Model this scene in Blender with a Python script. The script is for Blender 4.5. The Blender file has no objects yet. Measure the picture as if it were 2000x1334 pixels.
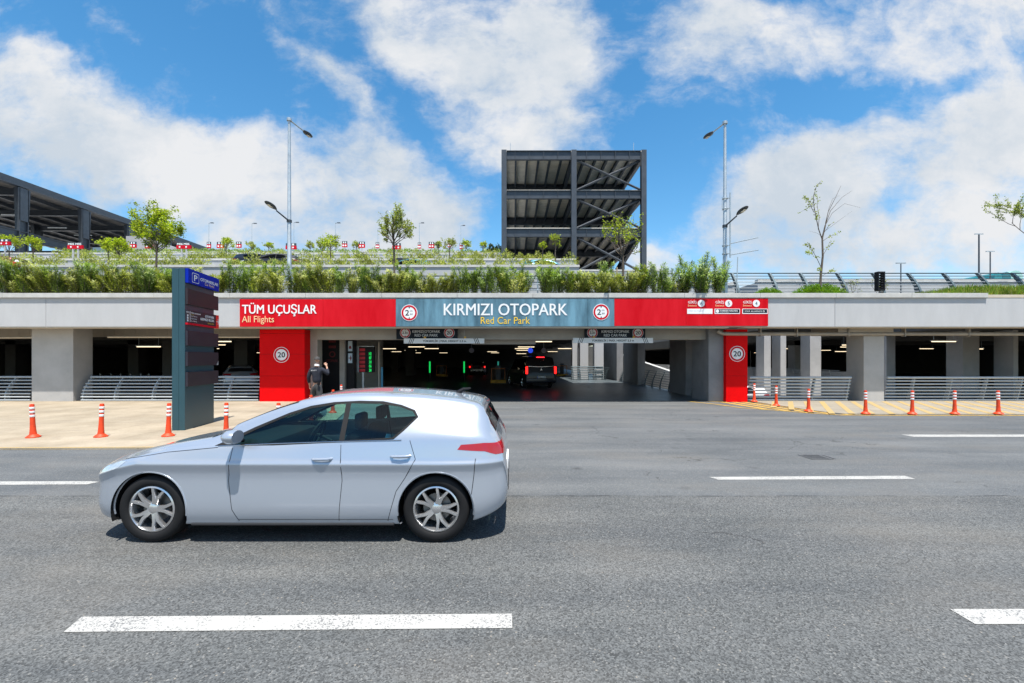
import bpy, bmesh, math, random
from mathutils import Vector, Matrix, noise as mnoise
R = math.radians
PI = math.pi
scene = bpy.context.scene
col = scene.collection
random.seed(7)

# ------------------------------------------------------------------ camera model used to measure the photograph
F, CX, HY, CH = 880.0, 1000.0, 700.0, 1.75
def S(px, py, Y):
    return Vector(((px-CX)*Y/F, Y, CH-(py-HY)*Y/F))
def X(px, Y): return (px-CX)*Y/F
def Z(py, Y): return CH-(py-HY)*Y/F
def G(px, py):
    Y = CH*F/(py-HY)
    return ((px-CX)*Y/F, Y)

# ------------------------------------------------------------------ materials
MATS = {}
def _n(nt, t, **kw):
    n = nt.nodes.new(t)
    for k, v in kw.items():
        setattr(n, k, v)
    return n
def mat(name, colr, rough=0.6, metal=0.0, var=0.12, scale=3.0, bump=0.0, bscale=40.0, emit=0.0, coat=0.0, spec=None,
        fine=0.0, fscale=60.0, tint=None, streak=0.0):
    if name in MATS: return MATS[name]
    m = bpy.data.materials.new(name); m.use_nodes = True; nt = m.node_tree
    b = nt.nodes['Principled BSDF']; L = nt.links.new
    b.inputs['Roughness'].default_value = rough; b.inputs['Metallic'].default_value = metal
    if coat: b.inputs['Coat Weight'].default_value = coat; b.inputs['Coat Roughness'].default_value = 0.04
    if spec is not None: b.inputs['Specular IOR Level'].default_value = spec
    g = _n(nt, 'ShaderNodeNewGeometry')
    c = (colr[0], colr[1], colr[2], 1)
    t2 = tint or colr
    if var > 0:
        nz = _n(nt, 'ShaderNodeTexNoise'); nz.inputs['Scale'].default_value = scale; nz.inputs['Detail'].default_value = 6; nz.inputs['Roughness'].default_value = 0.65
        if streak:
            mp = _n(nt, 'ShaderNodeMapping'); mp.inputs['Scale'].default_value = (streak, streak, 0.25)
            L(g.outputs['Position'], mp.inputs['Vector']); L(mp.outputs[0], nz.inputs['Vector'])
        else:
            L(g.outputs['Position'], nz.inputs['Vector'])
        mx = _n(nt, 'ShaderNodeMix', data_type='RGBA')
        mx.inputs[6].default_value = (colr[0]*(1-var), colr[1]*(1-var), colr[2]*(1-var), 1)
        mx.inputs[7].default_value = (min(1, t2[0]*(1+var)), min(1, t2[1]*(1+var)), min(1, t2[2]*(1+var)), 1)
        rp = _n(nt, 'ShaderNodeMapRange'); rp.inputs['From Min'].default_value = 0.32; rp.inputs['From Max'].default_value = 0.68
        L(nz.outputs[0], rp.inputs[0]); L(rp.outputs[0], mx.inputs[0])
        out = mx.outputs[2]
        if fine:
            n2 = _n(nt, 'ShaderNodeTexNoise'); n2.inputs['Scale'].default_value = fscale; n2.inputs['Detail'].default_value = 3
            L(g.outputs['Position'], n2.inputs['Vector'])
            m2 = _n(nt, 'ShaderNodeMix', data_type='RGBA', blend_type='MULTIPLY'); m2.inputs[0].default_value = 1
            r2 = _n(nt, 'ShaderNodeMapRange'); r2.inputs['From Min'].default_value = .3; r2.inputs['From Max'].default_value = .7
            r2.inputs['To Min'].default_value = 1-fine; r2.inputs['To Max'].default_value = 1+fine
            L(n2.outputs[0], r2.inputs[0]); L(out, m2.inputs[6]); L(r2.outputs[0], m2.inputs[7]); out = m2.outputs[2]
        L(out, b.inputs['Base Color'])
        rr = _n(nt, 'ShaderNodeMapRange'); rr.inputs['To Min'].default_value = max(0.02, rough*0.85); rr.inputs['To Max'].default_value = min(1, rough*1.15)
        L(nz.outputs[0], rr.inputs[0]); L(rr.outputs[0], b.inputs['Roughness'])
    else:
        b.inputs['Base Color'].default_value = c
    if bump:
        n3 = _n(nt, 'ShaderNodeTexNoise'); n3.inputs['Scale'].default_value = bscale; n3.inputs['Detail'].default_value = 4
        L(g.outputs['Position'], n3.inputs['Vector'])
        bp = _n(nt, 'ShaderNodeBump'); bp.inputs['Strength'].default_value = bump; bp.inputs['Distance'].default_value = 0.01
        L(n3.outputs[0], bp.inputs['Height']); L(bp.outputs[0], b.inputs['Normal'])
    if emit:
        b.inputs['Emission Color'].default_value = c; b.inputs['Emission Strength'].default_value = emit
    MATS[name] = m
    return m

def leaf_mat(name, c1, c2, trans=0.35):
    if name in MATS: return MATS[name]
    m = bpy.data.materials.new(name); m.use_nodes = True; nt = m.node_tree; L = nt.links.new
    nt.nodes.remove(nt.nodes['Principled BSDF']); out = nt.nodes['Material Output']
    g = _n(nt, 'ShaderNodeNewGeometry')
    mx = _n(nt, 'ShaderNodeMix', data_type='RGBA'); mx.inputs[6].default_value = (*c1, 1); mx.inputs[7].default_value = (*c2, 1)
    L(g.outputs['Random Per Island'], mx.inputs[0])
    nz = _n(nt, 'ShaderNodeTexNoise'); nz.inputs['Scale'].default_value = 1.6
    L(g.outputs['Position'], nz.inputs['Vector'])
    rp = _n(nt, 'ShaderNodeMapRange'); rp.inputs['From Min'].default_value = .3; rp.inputs['From Max'].default_value = .7; rp.inputs['To Min'].default_value = .6; rp.inputs['To Max'].default_value = 1.35
    L(nz.outputs[0], rp.inputs[0])
    mm = _n(nt, 'ShaderNodeMix', data_type='RGBA', blend_type='MULTIPLY'); mm.inputs[0].default_value = 1
    L(mx.outputs[2], mm.inputs[6]); L(rp.outputs[0], mm.inputs[7])
    d = _n(nt, 'ShaderNodeBsdfPrincipled'); d.inputs['Roughness'].default_value = .45; t = _n(nt, 'ShaderNodeBsdfTranslucent')
    L(mm.outputs[2], d.inputs['Base Color'])
    br = _n(nt, 'ShaderNodeMix', data_type='RGBA', blend_type='MULTIPLY'); br.inputs[0].default_value = 1; br.inputs[7].default_value = (1.3, 1.5, .5, 1)
    L(mm.outputs[2], br.inputs[6]); L(br.outputs[2], t.inputs['Color'])
    ms = _n(nt, 'ShaderNodeMixShader'); ms.inputs[0].default_value = trans
    L(d.outputs[0], ms.inputs[1]); L(t.outputs[0], ms.inputs[2]); L(ms.outputs[0], out.inputs[0])
    MATS[name] = m
    return m

def glass_mat(name, tint, refl=1.0):
    if name in MATS: return MATS[name]
    m = bpy.data.materials.new(name); m.use_nodes = True; nt = m.node_tree; L = nt.links.new
    nt.nodes.remove(nt.nodes['Principled BSDF']); out = nt.nodes['Material Output']
    tr = _n(nt, 'ShaderNodeBsdfTransparent'); tr.inputs[0].default_value = (*tint, 1)
    gl = _n(nt, 'ShaderNodeBsdfGlossy'); gl.inputs['Roughness'].default_value = .02; gl.inputs[0].default_value = (.9, .95, 1, 1)
    fr = _n(nt, 'ShaderNodeFresnel'); fr.inputs[0].default_value = 1.5
    mu = _n(nt, 'ShaderNodeMath', operation='MULTIPLY'); mu.inputs[1].default_value = refl
    L(fr.outputs[0], mu.inputs[0])
    ms = _n(nt, 'ShaderNodeMixShader'); L(mu.outputs[0], ms.inputs[0]); L(tr.outputs[0], ms.inputs[1]); L(gl.outputs[0], ms.inputs[2])
    L(ms.outputs[0], out.inputs[0])
    MATS[name] = m
    return m

# ------------------------------------------------------------------ mesh builder
class MB:
    def __init__(s): s.v = []; s.f = []; s.mi = []; s.cur = 0
    def add(s, vs, fs):
        o = len(s.v); s.v += [tuple(v) for v in vs]
        for f in fs: s.f.append([i+o for i in f]); s.mi.append(s.cur)
        return s
    def box(s, x0, x1, y0, y1, z0, z1, rot=None, piv=None):
        vs = [Vector((x, y, z)) for x in (x0, x1) for y in (y0, y1) for z in (z0, z1)]
        if rot is not None:
            p = Vector(piv) if piv else Vector(((x0+x1)/2, (y0+y1)/2, (z0+z1)/2))
            vs = [rot @ (v-p)+p for v in vs]
        return s.add(vs, [(0, 1, 3, 2), (4, 6, 7, 5), (0, 4, 5, 1), (2, 3, 7, 6), (0, 2, 6, 4), (1, 5, 7, 3)])
    def bbox(s, x0, x1, y0, y1, z0, z1, b=0.01, rot=None, piv=None):
        # box with chamfered edges
        bm = bmesh.new(); bmesh.ops.create_cube(bm, size=1)
        for v in bm.verts:
            v.co = Vector(((x0+x1)/2+v.co.x*(x1-x0), (y0+y1)/2+v.co.y*(y1-y0), (z0+z1)/2+v.co.z*(z1-z0)))
        bmesh.ops.bevel(bm, geom=bm.edges[:], offset=b, segments=2, affect='EDGES', profile=.6)
        bm.verts.index_update()
        vs = [v.co.copy() for v in bm.verts]
        if rot is not None:
            p = Vector(piv) if piv else Vector(((x0+x1)/2, (y0+y1)/2, (z0+z1)/2))
            vs = [rot @ (v-p)+p for v in vs]
        s.add(vs, [[v.index for v in f.verts] for f in bm.faces]); bm.free()
        return s
    def tube(s, path, r, n=8, cap=True):
        path = [Vector(p) for p in path]; k = len(path)
        rs = r if isinstance(r, (list, tuple)) else [r]*k
        rings = []; up = None
        for i, p in enumerate(path):
            d = (path[min(i+1, k-1)]-path[max(i-1, 0)])
            if d.length < 1e-9: d = Vector((0, 0, 1))
            d.normalize()
            if up is None:
                up = Vector((0, 0, 1)) if abs(d.z) < .9 else Vector((1, 0, 0))
            a = (up-d*up.dot(d))
            if a.length < 1e-6: a = d.orthogonal()
            a.normalize(); b = d.cross(a); up = a
            rings.append([p+(a*math.cos(2*PI*j/n)+b*math.sin(2*PI*j/n))*rs[i] for j in range(n)])
        vs = [v for rg in rings for v in rg]; fs = []
        for i in range(k-1):
            for j in range(n):
                fs.append((i*n+j, i*n+(j+1) % n, (i+1)*n+(j+1) % n, (i+1)*n+j))
        if cap:
            fs.append(tuple(range(n-1, -1, -1))); fs.append(tuple((k-1)*n+j for j in range(n)))
        return s.add(vs, fs)
    def lathe(s, prof, n=24, M=None, closed=False):
        # prof: (r, z) round Z, placed by matrix M
        M = M or Matrix()
        vs = []; fs = []; k = len(prof)
        for r, z in prof:
            for j in range(n):
                vs.append(M @ Vector((r*math.cos(2*PI*j/n), r*math.sin(2*PI*j/n), z)))
        m = k if closed else k-1
        for i in range(m):
            for j in range(n):
                a = i*n+j; b = i*n+(j+1) % n; c = ((i+1) % k)*n+(j+1) % n; d = ((i+1) % k)*n+j
                fs.append((a, b, c, d))
        return s.add(vs, fs)
    def prism(s, poly, M, t):
        # poly in local xy, thickness t along local z
        n = len(poly)
        vs = [M @ Vector((x, y, 0)) for x, y in poly]+[M @ Vector((x, y, t)) for x, y in poly]
        fs = [tuple(range(n-1, -1, -1)), tuple(range(n, 2*n))]+[(i, (i+1) % n, n+(i+1) % n, n+i) for i in range(n)]
        return s.add(vs, fs)

def fixn(me):
    bm = bmesh.new(); bm.from_mesh(me); bmesh.ops.recalc_face_normals(bm, faces=bm.faces); bm.to_mesh(me); bm.free()

def obj(name, mb, m, parent=None, smooth=False, label=None, recalc=True, base=True):
    me = bpy.data.meshes.new(name)
    off = Vector((0, 0, 0))
    vs = mb.v
    if parent is None and base and vs:
        xs = [v[0] for v in vs]; ys = [v[1] for v in vs]; zs = [v[2] for v in vs]
        off = Vector(((min(xs)+max(xs))/2, (min(ys)+max(ys))/2, min(zs)))
        vs = [(v[0]-off.x, v[1]-off.y, v[2]-off.z) for v in vs]
    me.from_pydata(vs, [], mb.f)
    for mm in (m if isinstance(m, (list, tuple)) else [m]): me.materials.append(mm)
    if isinstance(m, (list, tuple)): me.polygons.foreach_set('material_index', mb.mi)
    if recalc and len(mb.f) < 20000: fixn(me)
    if smooth:
        me.polygons.foreach_set('use_smooth', [True]*len(me.polygons))
        try: me.set_sharp_from_angle(angle=R(38))
        except Exception: pass
    me.update()
    o = bpy.data.objects.new(name, me); col.objects.link(o)
    o.location = off
    if parent is not None:
        par(o, parent)
    if label: o['label'] = label
    return o

def par(o, parent):
    o.parent = parent
    if parent.get('_abs'):
        o.matrix_parent_inverse = Matrix.Translation(-Vector(parent['_abs']))
    # sub-parts built in the same coordinates as their part
def thing(name, label, cat, loc=(0, 0, 0), rz=0.0, group=None, local=False):
    """Empty at the thing's base. local=False: children are built in world coordinates; local=True: in the thing's own."""
    o = bpy.data.objects.new(name, None); col.objects.link(o)
    o.empty_display_size = .2
    o.location = loc; o.rotation_euler = (0, 0, rz)
    if not local: o['_abs'] = list(loc)
    tag(o, label, cat, group)
    return o
def tag(o, label, cat, group=None, kind=None):
    if label: o['label'] = label
    if cat: o['category'] = cat
    if group: o['group'] = group
    if kind: o['kind'] = kind
    return o
def struct(name, mb, m, label=None, **k):
    o = obj(name, mb, m, **k); o['kind'] = 'structure'
    if label: o['label'] = label
    return o
def dup(root, loc, rz=None, label=None, group=None, scale=None):
    r = root.copy(); col.objects.link(r); r.location = loc
    if rz is not None: r.rotation_euler = (0, 0, rz)
    if scale is not None: r.scale = scale if not isinstance(scale, (int, float)) else (scale,)*3
    if label: r['label'] = label
    if group: r['group'] = group
    for ch in list(root.children):
        c = ch.copy(); col.objects.link(c); c.parent = r; c.matrix_parent_inverse = ch.matrix_parent_inverse.copy()
        for gg in list(ch.children):
            d = gg.copy(); col.objects.link(d); d.parent = c; d.matrix_parent_inverse = gg.matrix_parent_inverse.copy()
    return r

# ------------------------------------------------------------------ lettering
_TX = {}
def text_mb(body, bold=0.0):
    key = body
    if key in _TX: return _TX[key]
    cu = bpy.data.curves.new('t', 'FONT'); cu.body = body; cu.size = 1; cu.resolution_u = 3
    cu.extrude = 0.0; cu.fill_mode = 'BOTH'
    o = bpy.data.objects.new('t', cu); col.objects.link(o)
    dg = bpy.context.evaluated_depsgraph_get()
    me = bpy.data.meshes.new_from_object(o.evaluated_get(dg))
    vs = [v.co.copy() for v in me.vertices]; fs = [tuple(p.vertices) for p in me.polygons]
    bpy.data.objects.remove(o); bpy.data.curves.remove(cu); bpy.data.meshes.remove(me)
    _TX[key] = (vs, fs)
    return _TX[key]
def put_text(mb, body, O, U, V, w, h, bold=0.012):
    """Lettering fitted to a box: O lower left corner, U and V unit vectors along and up, w x h metres."""
    vs, fs = text_mb(body, bold)
    if not vs: return
    x0 = min(v.x for v in vs); x1 = max(v.x for v in vs); y0 = min(v.y for v in vs); y1 = max(v.y for v in vs)
    O = Vector(O); U = Vector(U); V = Vector(V); N = U.cross(V)
    # heavier strokes: the same outline laid twice or four times, each layer half a millimetre in front
    k = bold*h*1.1
    offs = [(0, 0)] if bold < .008 else ([(-k, 0), (k, 0)] if bold < .012 else [(-k, -k*.5), (k, -k*.5), (-k, k*.5), (k, k*.5)])
    for i, (a, b) in enumerate(offs):
        mb.add([O+U*((v.x-x0)/(x1-x0)*w+a)+V*((v.y-y0)/(y1-y0)*h+b)+N*(i*.0006) for v in vs], fs)
def fx(mb, body, p0, p1, q0, q1, Y, bold=0.012):
    """Lettering on a plane facing the street at depth Y, given its photo box."""
    a = S(p0, q1, Y); b = S(p1, q0, Y)
    put_text(mb, body, a, (1, 0, 0), (0, 0, 1), b.x-a.x, b.z-a.z, bold)
def disc(mb, c, r, U, V, n=32, r0=0):
    c = Vector(c); U = Vector(U); V = Vector(V)
    if r0 == 0:
        mb.add([c+(U*math.cos(2*PI*j/n)+V*math.sin(2*PI*j/n))*r for j in range(n)], [tuple(range(n))])
    else:
        vs = [c+(U*math.cos(2*PI*j/n)+V*math.sin(2*PI*j/n))*q for q in (r, r0) for j in range(n)]
        mb.add(vs, [(j, (j+1) % n, n+(j+1) % n, n+j) for j in range(n)])
def solid_disc(mb, c, r, N, t, n=32):
    # disc with thickness t towards N
    N = Vector(N).normalized(); q = N.to_track_quat('Z', 'Y').to_matrix().to_4x4()
    M = Matrix.Translation(Vector(c)) @ q
    mb.lathe([(0.0001, 0), (r, 0), (r, t), (0.0001, t)], n, M)
UX, UZ = Vector((1, 0, 0)), Vector((0, 0, 1))

# palette
C_FASC = mat('pale_concrete', (.46, .46, .465), .8, var=.065, scale=1.5, bump=.25, bscale=60, fine=.05, streak=1.0)
C_COPE = mat('coping_stone', (.50, .49, .465), .75, var=.12, scale=2.5, bump=.3, fine=.05)
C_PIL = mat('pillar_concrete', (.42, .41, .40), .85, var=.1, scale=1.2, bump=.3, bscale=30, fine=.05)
C_INNER = mat('shaded_pillar_concrete', (.23, .23, .235), .85, var=.15, scale=1.2, bump=.3)  # copy of the pillar concrete with indoor shade put into its colour
C_SOFF = mat('soffit_concrete', (.36, .33, .29), .85, var=.12, scale=1.5, bump=.2)
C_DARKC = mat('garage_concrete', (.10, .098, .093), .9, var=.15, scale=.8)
C_BEIGE = mat('soffit_trim', (.55, .48, .38), .7, var=.1, scale=3)
C_RED = mat('sign_red', (.58, .001, .008), .5, var=.08, scale=1.3, streak=1.2, spec=.1, tint=(.62, .012, .022))
C_REDP = mat('pillar_red', (.70, .001, .003), .5, var=.06, scale=1.5, spec=.1)
C_BLUEG = mat('sign_blue_grey', (.075, .160, .215), .4, var=.35, scale=1.6, streak=1.2, tint=(.12, .24, .31), spec=.3)
C_WHITE = mat('paint_white', (.82, .82, .82), .5, var=.04)
C_BLACK = mat('black_paint', (.010, .010, .012), .5, var=.1, spec=.2)
C_NAVY = mat('navy_panel', (.012, .018, .028), .5, var=.15, spec=.2)
C_YEL = mat('letter_yellow', (.85, .55, .03), .5, var=.04)
C_PEACH = mat('letter_peach', (.9, .62, .33), .5, var=.04)
C_SIGNRED = mat('ring_red', (.55, .004, .018), .5, var=.05, spec=.15)
C_STEEL = mat('galvanised_steel', (.46, .50, .52), .42, metal=.55, var=.12, scale=6)
C_RAIL = mat('grey_railing', (.44, .47, .49), .45, metal=.15, var=.08, scale=6)
C_RAILD = mat('dark_railing', (.10, .135, .15), .45, metal=.3, var=.1)
C_ANTH = mat('anthracite_steel', (.055, .065, .08), .45, metal=.2, var=.15, scale=2)
C_DECK = mat('deck_underside', (.72, .66, .56), .7, var=.12, scale=1.0)
C_TEAL = mat('sign_teal', (.024, .072, .092), .4, var=.06)
C_RUB = mat('rubber', (.010, .010, .011), .75, var=.1, spec=.3)
C_ORANGE = mat('bollard_orange', (.70, .055, .008), .5, var=.2, scale=9)
C_REFL = mat('reflective_white', (.8, .8, .8), .35, var=.05)
C_YPAINT = mat('yellow_paint', (.70, .40, .06), .7, var=.25, scale=4, fine=.15, fscale=50)
C_TREEB = mat('bark', (.11, .085, .065), .9, var=.3, scale=12, bump=.4)
C_SOIL = mat('soil', (.07, .05, .035), .95, var=.3, scale=5)
C_TERW = mat('terrace_white', (.40, .405, .41), .8, var=.12, scale=.6, streak=1.0)
L_OLE = leaf_mat('oleander_leaf', (.07, .14, .02), (.38, .47, .11), .3)
L_OLE2 = leaf_mat('oleander_leaf_yellow', (.15, .19, .03), (.50, .50, .12), .3)
L_SPRING = leaf_mat('spring_leaf', (.17, .25, .012), (.50, .52, .03), .4)
L_PALE = leaf_mat('pale_leaf', (.18, .21, .04), (.42, .44, .12), .35)
L_GRASS = leaf_mat('grass_blade', (.08, .19, .012), (.24, .36, .03), .3)
L_GRASSY = leaf_mat('dry_grass_blade', (.16, .20, .02), (.38, .36, .07), .3)
# ================================================================== road, markings, pavements
def asphalt():
    m = bpy.data.materials.new('asphalt'); m.use_nodes = True; nt = m.node_tree; L = nt.links.new; b = nt.nodes['Principled BSDF']
    g = _n(nt, 'ShaderNodeNewGeometry')
    sep = _n(nt, 'ShaderNodeSeparateXYZ'); L(g.outputs['Position'], sep.inputs[0])
    def noise(sc, det, mapscale=None, rough=.6):
        n = _n(nt, 'ShaderNodeTexNoise'); n.inputs['Scale'].default_value = sc; n.inputs['Detail'].default_value = det; n.inputs['Roughness'].default_value = rough
        if mapscale:
            mp = _n(nt, 'ShaderNodeMapping'); mp.inputs['Scale'].default_value = mapscale
            L(g.outputs['Position'], mp.inputs[0]); L(mp.outputs[0], n.inputs['Vector'])
        else: L(g.outputs['Position'], n.inputs['Vector'])
        return n.outputs[0]
    def rng(x, a, bb, c, d):
        r = _n(nt, 'ShaderNodeMapRange'); L(x, r.inputs[0])
        for k, v in zip(('From Min', 'From Max', 'To Min', 'To Max'), (a, bb, c, d)): r.inputs[k].default_value = v
        return r.outputs[0]
    def mixc(f, a, bb, blend='MIX', fac=None):
        x = _n(nt, 'ShaderNodeMix', data_type='RGBA', blend_type=blend)
        if fac is not None: x.inputs[0].default_value = fac
        else: L(f, x.inputs[0])
        for i, v in ((6, a), (7, bb)):
            if isinstance(v, tuple): x.inputs[i].default_value = (*v, 1)
            else: L(v, x.inputs[i])
        return x.outputs[2]
    big = mixc(rng(noise(.35, 5, (1, 2.2, 1)), .3, .7, 0, 1), (.079, .083, .083), (.122, .123, .120))
    # older, coarser wearing course near the camera; newer smoother lane beyond the joint
    ny = _n(nt, 'ShaderNodeMath', operation='ADD'); L(sep.outputs['Y'], ny.inputs[0]); L(rng(noise(1.3, 4), 0, 1, -.04, .04), ny.inputs[1])
    joint = rng(ny.outputs[0], 5.72, 5.76, 0, 1)
    col1 = mixc(joint, big, mixc(None, big, (1.12, 1.14, 1.18), 'MULTIPLY', 1.0))
    seam = rng(ny.outputs[0], 5.70, 5.735, 0, 1); seam2 = rng(ny.outputs[0], 5.735, 5.77, 1, 0)
    sm = _n(nt, 'ShaderNodeMath', operation='MULTIPLY'); L(seam, sm.inputs[0]); L(seam2, sm.inputs[1])
    s3 = _n(nt, 'ShaderNodeMath', operation='MULTIPLY'); L(sm.outputs[0], s3.inputs[0]); L(rng(noise(3, 3), .4, .6, 0, .7), s3.inputs[1])
    col2 = mixc(s3.outputs[0], col1, (.02, .02, .022))
    # worn tracks along the lane
    tr = mixc(rng(noise(.9, 4, (.12, 1.4, 1)), .36, .64, 0, 1), (.74, .76, .79), (1.14, 1.13, 1.11))
    col3 = mixc(None, col2, tr, 'MULTIPLY', .8)
    # aggregate
    v = _n(nt, 'ShaderNodeTexVoronoi'); v.inputs['Scale'].default_value = 100; L(g.outputs['Position'], v.inputs['Vector'])
    cs = _n(nt, 'ShaderNodeSeparateColor'); L(v.outputs['Color'], cs.inputs[0])
    st = rng(cs.outputs[0], 0, 1, .48, 1.52)
    stj = mixc(joint, mixc(None, (1, 1, 1), st, 'MULTIPLY', 1.0), mixc(None, (1, 1, 1), rng(cs.outputs[0], 0, 1, .75, 1.25), 'MULTIPLY', 1.0))
    col4 = mixc(None, col3, stj, 'MULTIPLY', 1.0)
    wh = rng(cs.outputs[1], .95, .99, 0, .7)
    v2 = _n(nt, 'ShaderNodeTexVoronoi'); v2.inputs['Scale'].default_value = 38; L(g.outputs['Position'], v2.inputs['Vector'])
    c2 = _n(nt, 'ShaderNodeSeparateColor'); L(v2.outputs['Color'], c2.inputs[0])
    pick = _n(nt, 'ShaderNodeMath', operation='MULTIPLY'); L(rng(c2.outputs[0], .93, .97, 0, 1), pick.inputs[0]); L(rng(v2.outputs['Distance'], .12, .3, 1, 0), pick.inputs[1])
    col5 = mixc(wh, col4, (.24, .235, .22))
    col6 = mixc(pick.outputs[0], col5, (.27, .24, .20))
    # oil drips and patches
    v3 = _n(nt, 'ShaderNodeTexVoronoi'); v3.inputs['Scale'].default_value = 1.3; v3.inputs['Randomness'].default_value = 1; L(g.outputs['Position'], v3.inputs['Vector'])
    c3 = _n(nt, 'ShaderNodeSeparateColor'); L(v3.outputs['Color'], c3.inputs[0])
    dd = _n(nt, 'ShaderNodeMath', operation='ADD'); L(v3.outputs['Distance'], dd.inputs[0]); L(rng(noise(9, 4), 0, 1, -.1, .1), dd.inputs[1])
    oil = _n(nt, 'ShaderNodeMath', operation='MULTIPLY'); L(rng(dd.outputs[0], .03, .14, .5, 0), oil.inputs[0]); L(rng(c3.outputs[2], .72, .8, 0, 1), oil.inputs[1])
    col6 = mixc(oil.outputs[0], col6, (.03, .03, .032))
    # fine cracks
    v4 = _n(nt, 'ShaderNodeTexVoronoi'); v4.feature = 'DISTANCE_TO_EDGE'; v4.inputs['Scale'].default_value = .33
    wv = _n(nt, 'ShaderNodeVectorMath', operation='ADD'); nv = _n(nt, 'ShaderNodeTexNoise'); nv.inputs['Scale'].default_value = 1.5; nv.inputs['Detail'].default_value = 7; L(g.outputs['Position'], nv.inputs['Vector'])
    L(g.outputs['Position'], wv.inputs[0]); L(nv.outputs['Color'], wv.inputs[1]); L(wv.outputs[0], v4.inputs['Vector'])
    cr = _n(nt, 'ShaderNodeMath', operation='MULTIPLY'); L(rng(v4.outputs['Distance'], .0015, .004, .75, 0), cr.inputs[0]); L(rng(noise(.5, 3), .5, .56, 0, 1), cr.inputs[1])
    col6 = mixc(cr.outputs[0], col6, (.03, .03, .03))
    # dust near the kerbs: brownish
    dust = _n(nt, 'ShaderNodeMath', operation='MULTIPLY'); L(rng(noise(.7, 6, (.5, 1, 1)), .5, .72, 0, .35), dust.inputs[0]); dust.inputs[1].default_value = 1
    col7 = mixc(dust.outputs[0], col6, (.17, .15, .125))
    L(col7, b.inputs['Base Color']); b.inputs['Roughness'].default_value = .8; b.inputs['Specular IOR Level'].default_value = .35
    bp = _n(nt, 'ShaderNodeBump'); bp.inputs['Strength'].default_value = .55; bp.inputs['Distance'].default_value = .006
    L(v.outputs['Distance'], bp.inputs['Height']); L(bp.outputs[0], b.inputs['Normal'])
    return m
ASPH = asphalt()
def paint(name, colr, wear=.35, under=(.09, .09, .095)):
    m = bpy.data.materials.new(name); m.use_nodes = True; nt = m.node_tree; L = nt.links.new; b = nt.nodes['Principled BSDF']
    g = _n(nt, 'ShaderNodeNewGeometry')
    v = _n(nt, 'ShaderNodeTexVoronoi'); v.inputs['Scale'].default_value = 120; L(g.outputs['Position'], v.inputs['Vector'])
    cs = _n(nt, 'ShaderNodeSeparateColor'); L(v.outputs['Color'], cs.inputs[0])
    n = _n(nt, 'ShaderNodeTexNoise'); n.inputs['Scale'].default_value = 2.5; n.inputs['Detail'].default_value = 7; L(g.outputs['Position'], n.inputs['Vector'])
    nr = _n(nt, 'ShaderNodeMapRange'); nr.inputs['From Min'].default_value = .3; nr.inputs['From Max'].default_value = .7; nr.inputs['To Min'].default_value = .7; nr.inputs['To Max'].default_value = 1.25; L(n.outputs[0], nr.inputs[0])
    ad = _n(nt, 'ShaderNodeMath', operation='MULTIPLY'); L(cs.outputs[0], ad.inputs[0]); L(nr.outputs[0], ad.inputs[1])
    r = _n(nt, 'ShaderNodeMapRange'); L(ad.outputs[0], r.inputs[0])
    r.inputs['From Min'].default_value = 1.02-wear*.6; r.inputs['From Max'].default_value = 1.12-wear*.6; r.inputs['To Max'].default_value = .75
    mx = _n(nt, 'ShaderNodeMix', data_type='RGBA'); mx.inputs[6].default_value = (*colr, 1); mx.inputs[7].default_value = (*under, 1)
    L(r.outputs[0], mx.inputs[0]); L(mx.outputs[2], b.inputs['Base Color']); b.inputs['Roughness'].default_value = .65
    return m
P_WHITE = paint('road_paint', (.40, .39, .365), .40)
P_YEL = paint('yellow_road_paint', (.46, .31, .10), .75, (.30, .26, .20))
P_YELA = paint('yellow_paint_on_asphalt', (.52, .32, .06), .55)

b = MB(); b.add([(-400, -200, 0), (400, -200, 0), (400, 18.6, 0), (-400, 18.6, 0)], [(0, 1, 2, 3)])
struct('road', b, ASPH, base=False, recalc=False)
b = MB(); b.add([(-4000, -4000, -3.3), (4000, -4000, -3.3), (4000, 4000, -3.3), (-4000, 4000, -3.3)], [(0, 1, 2, 3)])
struct('ground', b, mat('ground_concrete', (.38, .37, .35), .9, var=.15, scale=.3), base=False, recalc=False)

def flat(pts, z):
    return MB().add([(x, y, z) for x, y in pts], [tuple(range(len(pts)))])
def up(o):
    me = o.data
    for p in me.polygons:
        if p.normal.z < 0: p.flip()
    return o
def mark(name, pxs, m=P_WHITE, z=.004, **k):
    return up(struct(name, flat([G(*p) for p in pxs], z), m, recalc=False, **k))
mark('road_marking', [(124, 1235.5), (160, 1205.5), (1000, 1199.5), (1000.5, 1227.5)], label='long white lane dash nearest the camera')
mark('road_marking', [(1855, 1190.5), (2080, 1190), (2080, 1219.5), (1905, 1220)], label='white lane dash running off the right edge')
mark('road_marking', [(1385, 932), (1768, 929.6), (1788, 936), (1402, 937.5)], label='white dash in the middle lane line')
mark('road_marking', [(-400, 942), (175, 940.2), (194, 941.5), (170, 946.5), (-400, 949.5)], label='white dash behind the silver car nose')
mark('road_marking', [(560, 937.4), (960, 933.5), (992, 933.5), (985, 939), (575, 943.5)], label='white dash passing behind the silver car')
mark('road_marking', [(1760, 849), (2300, 849), (2300, 853.5), (1785, 853.5)], label='thin white line along the far lane')

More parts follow.
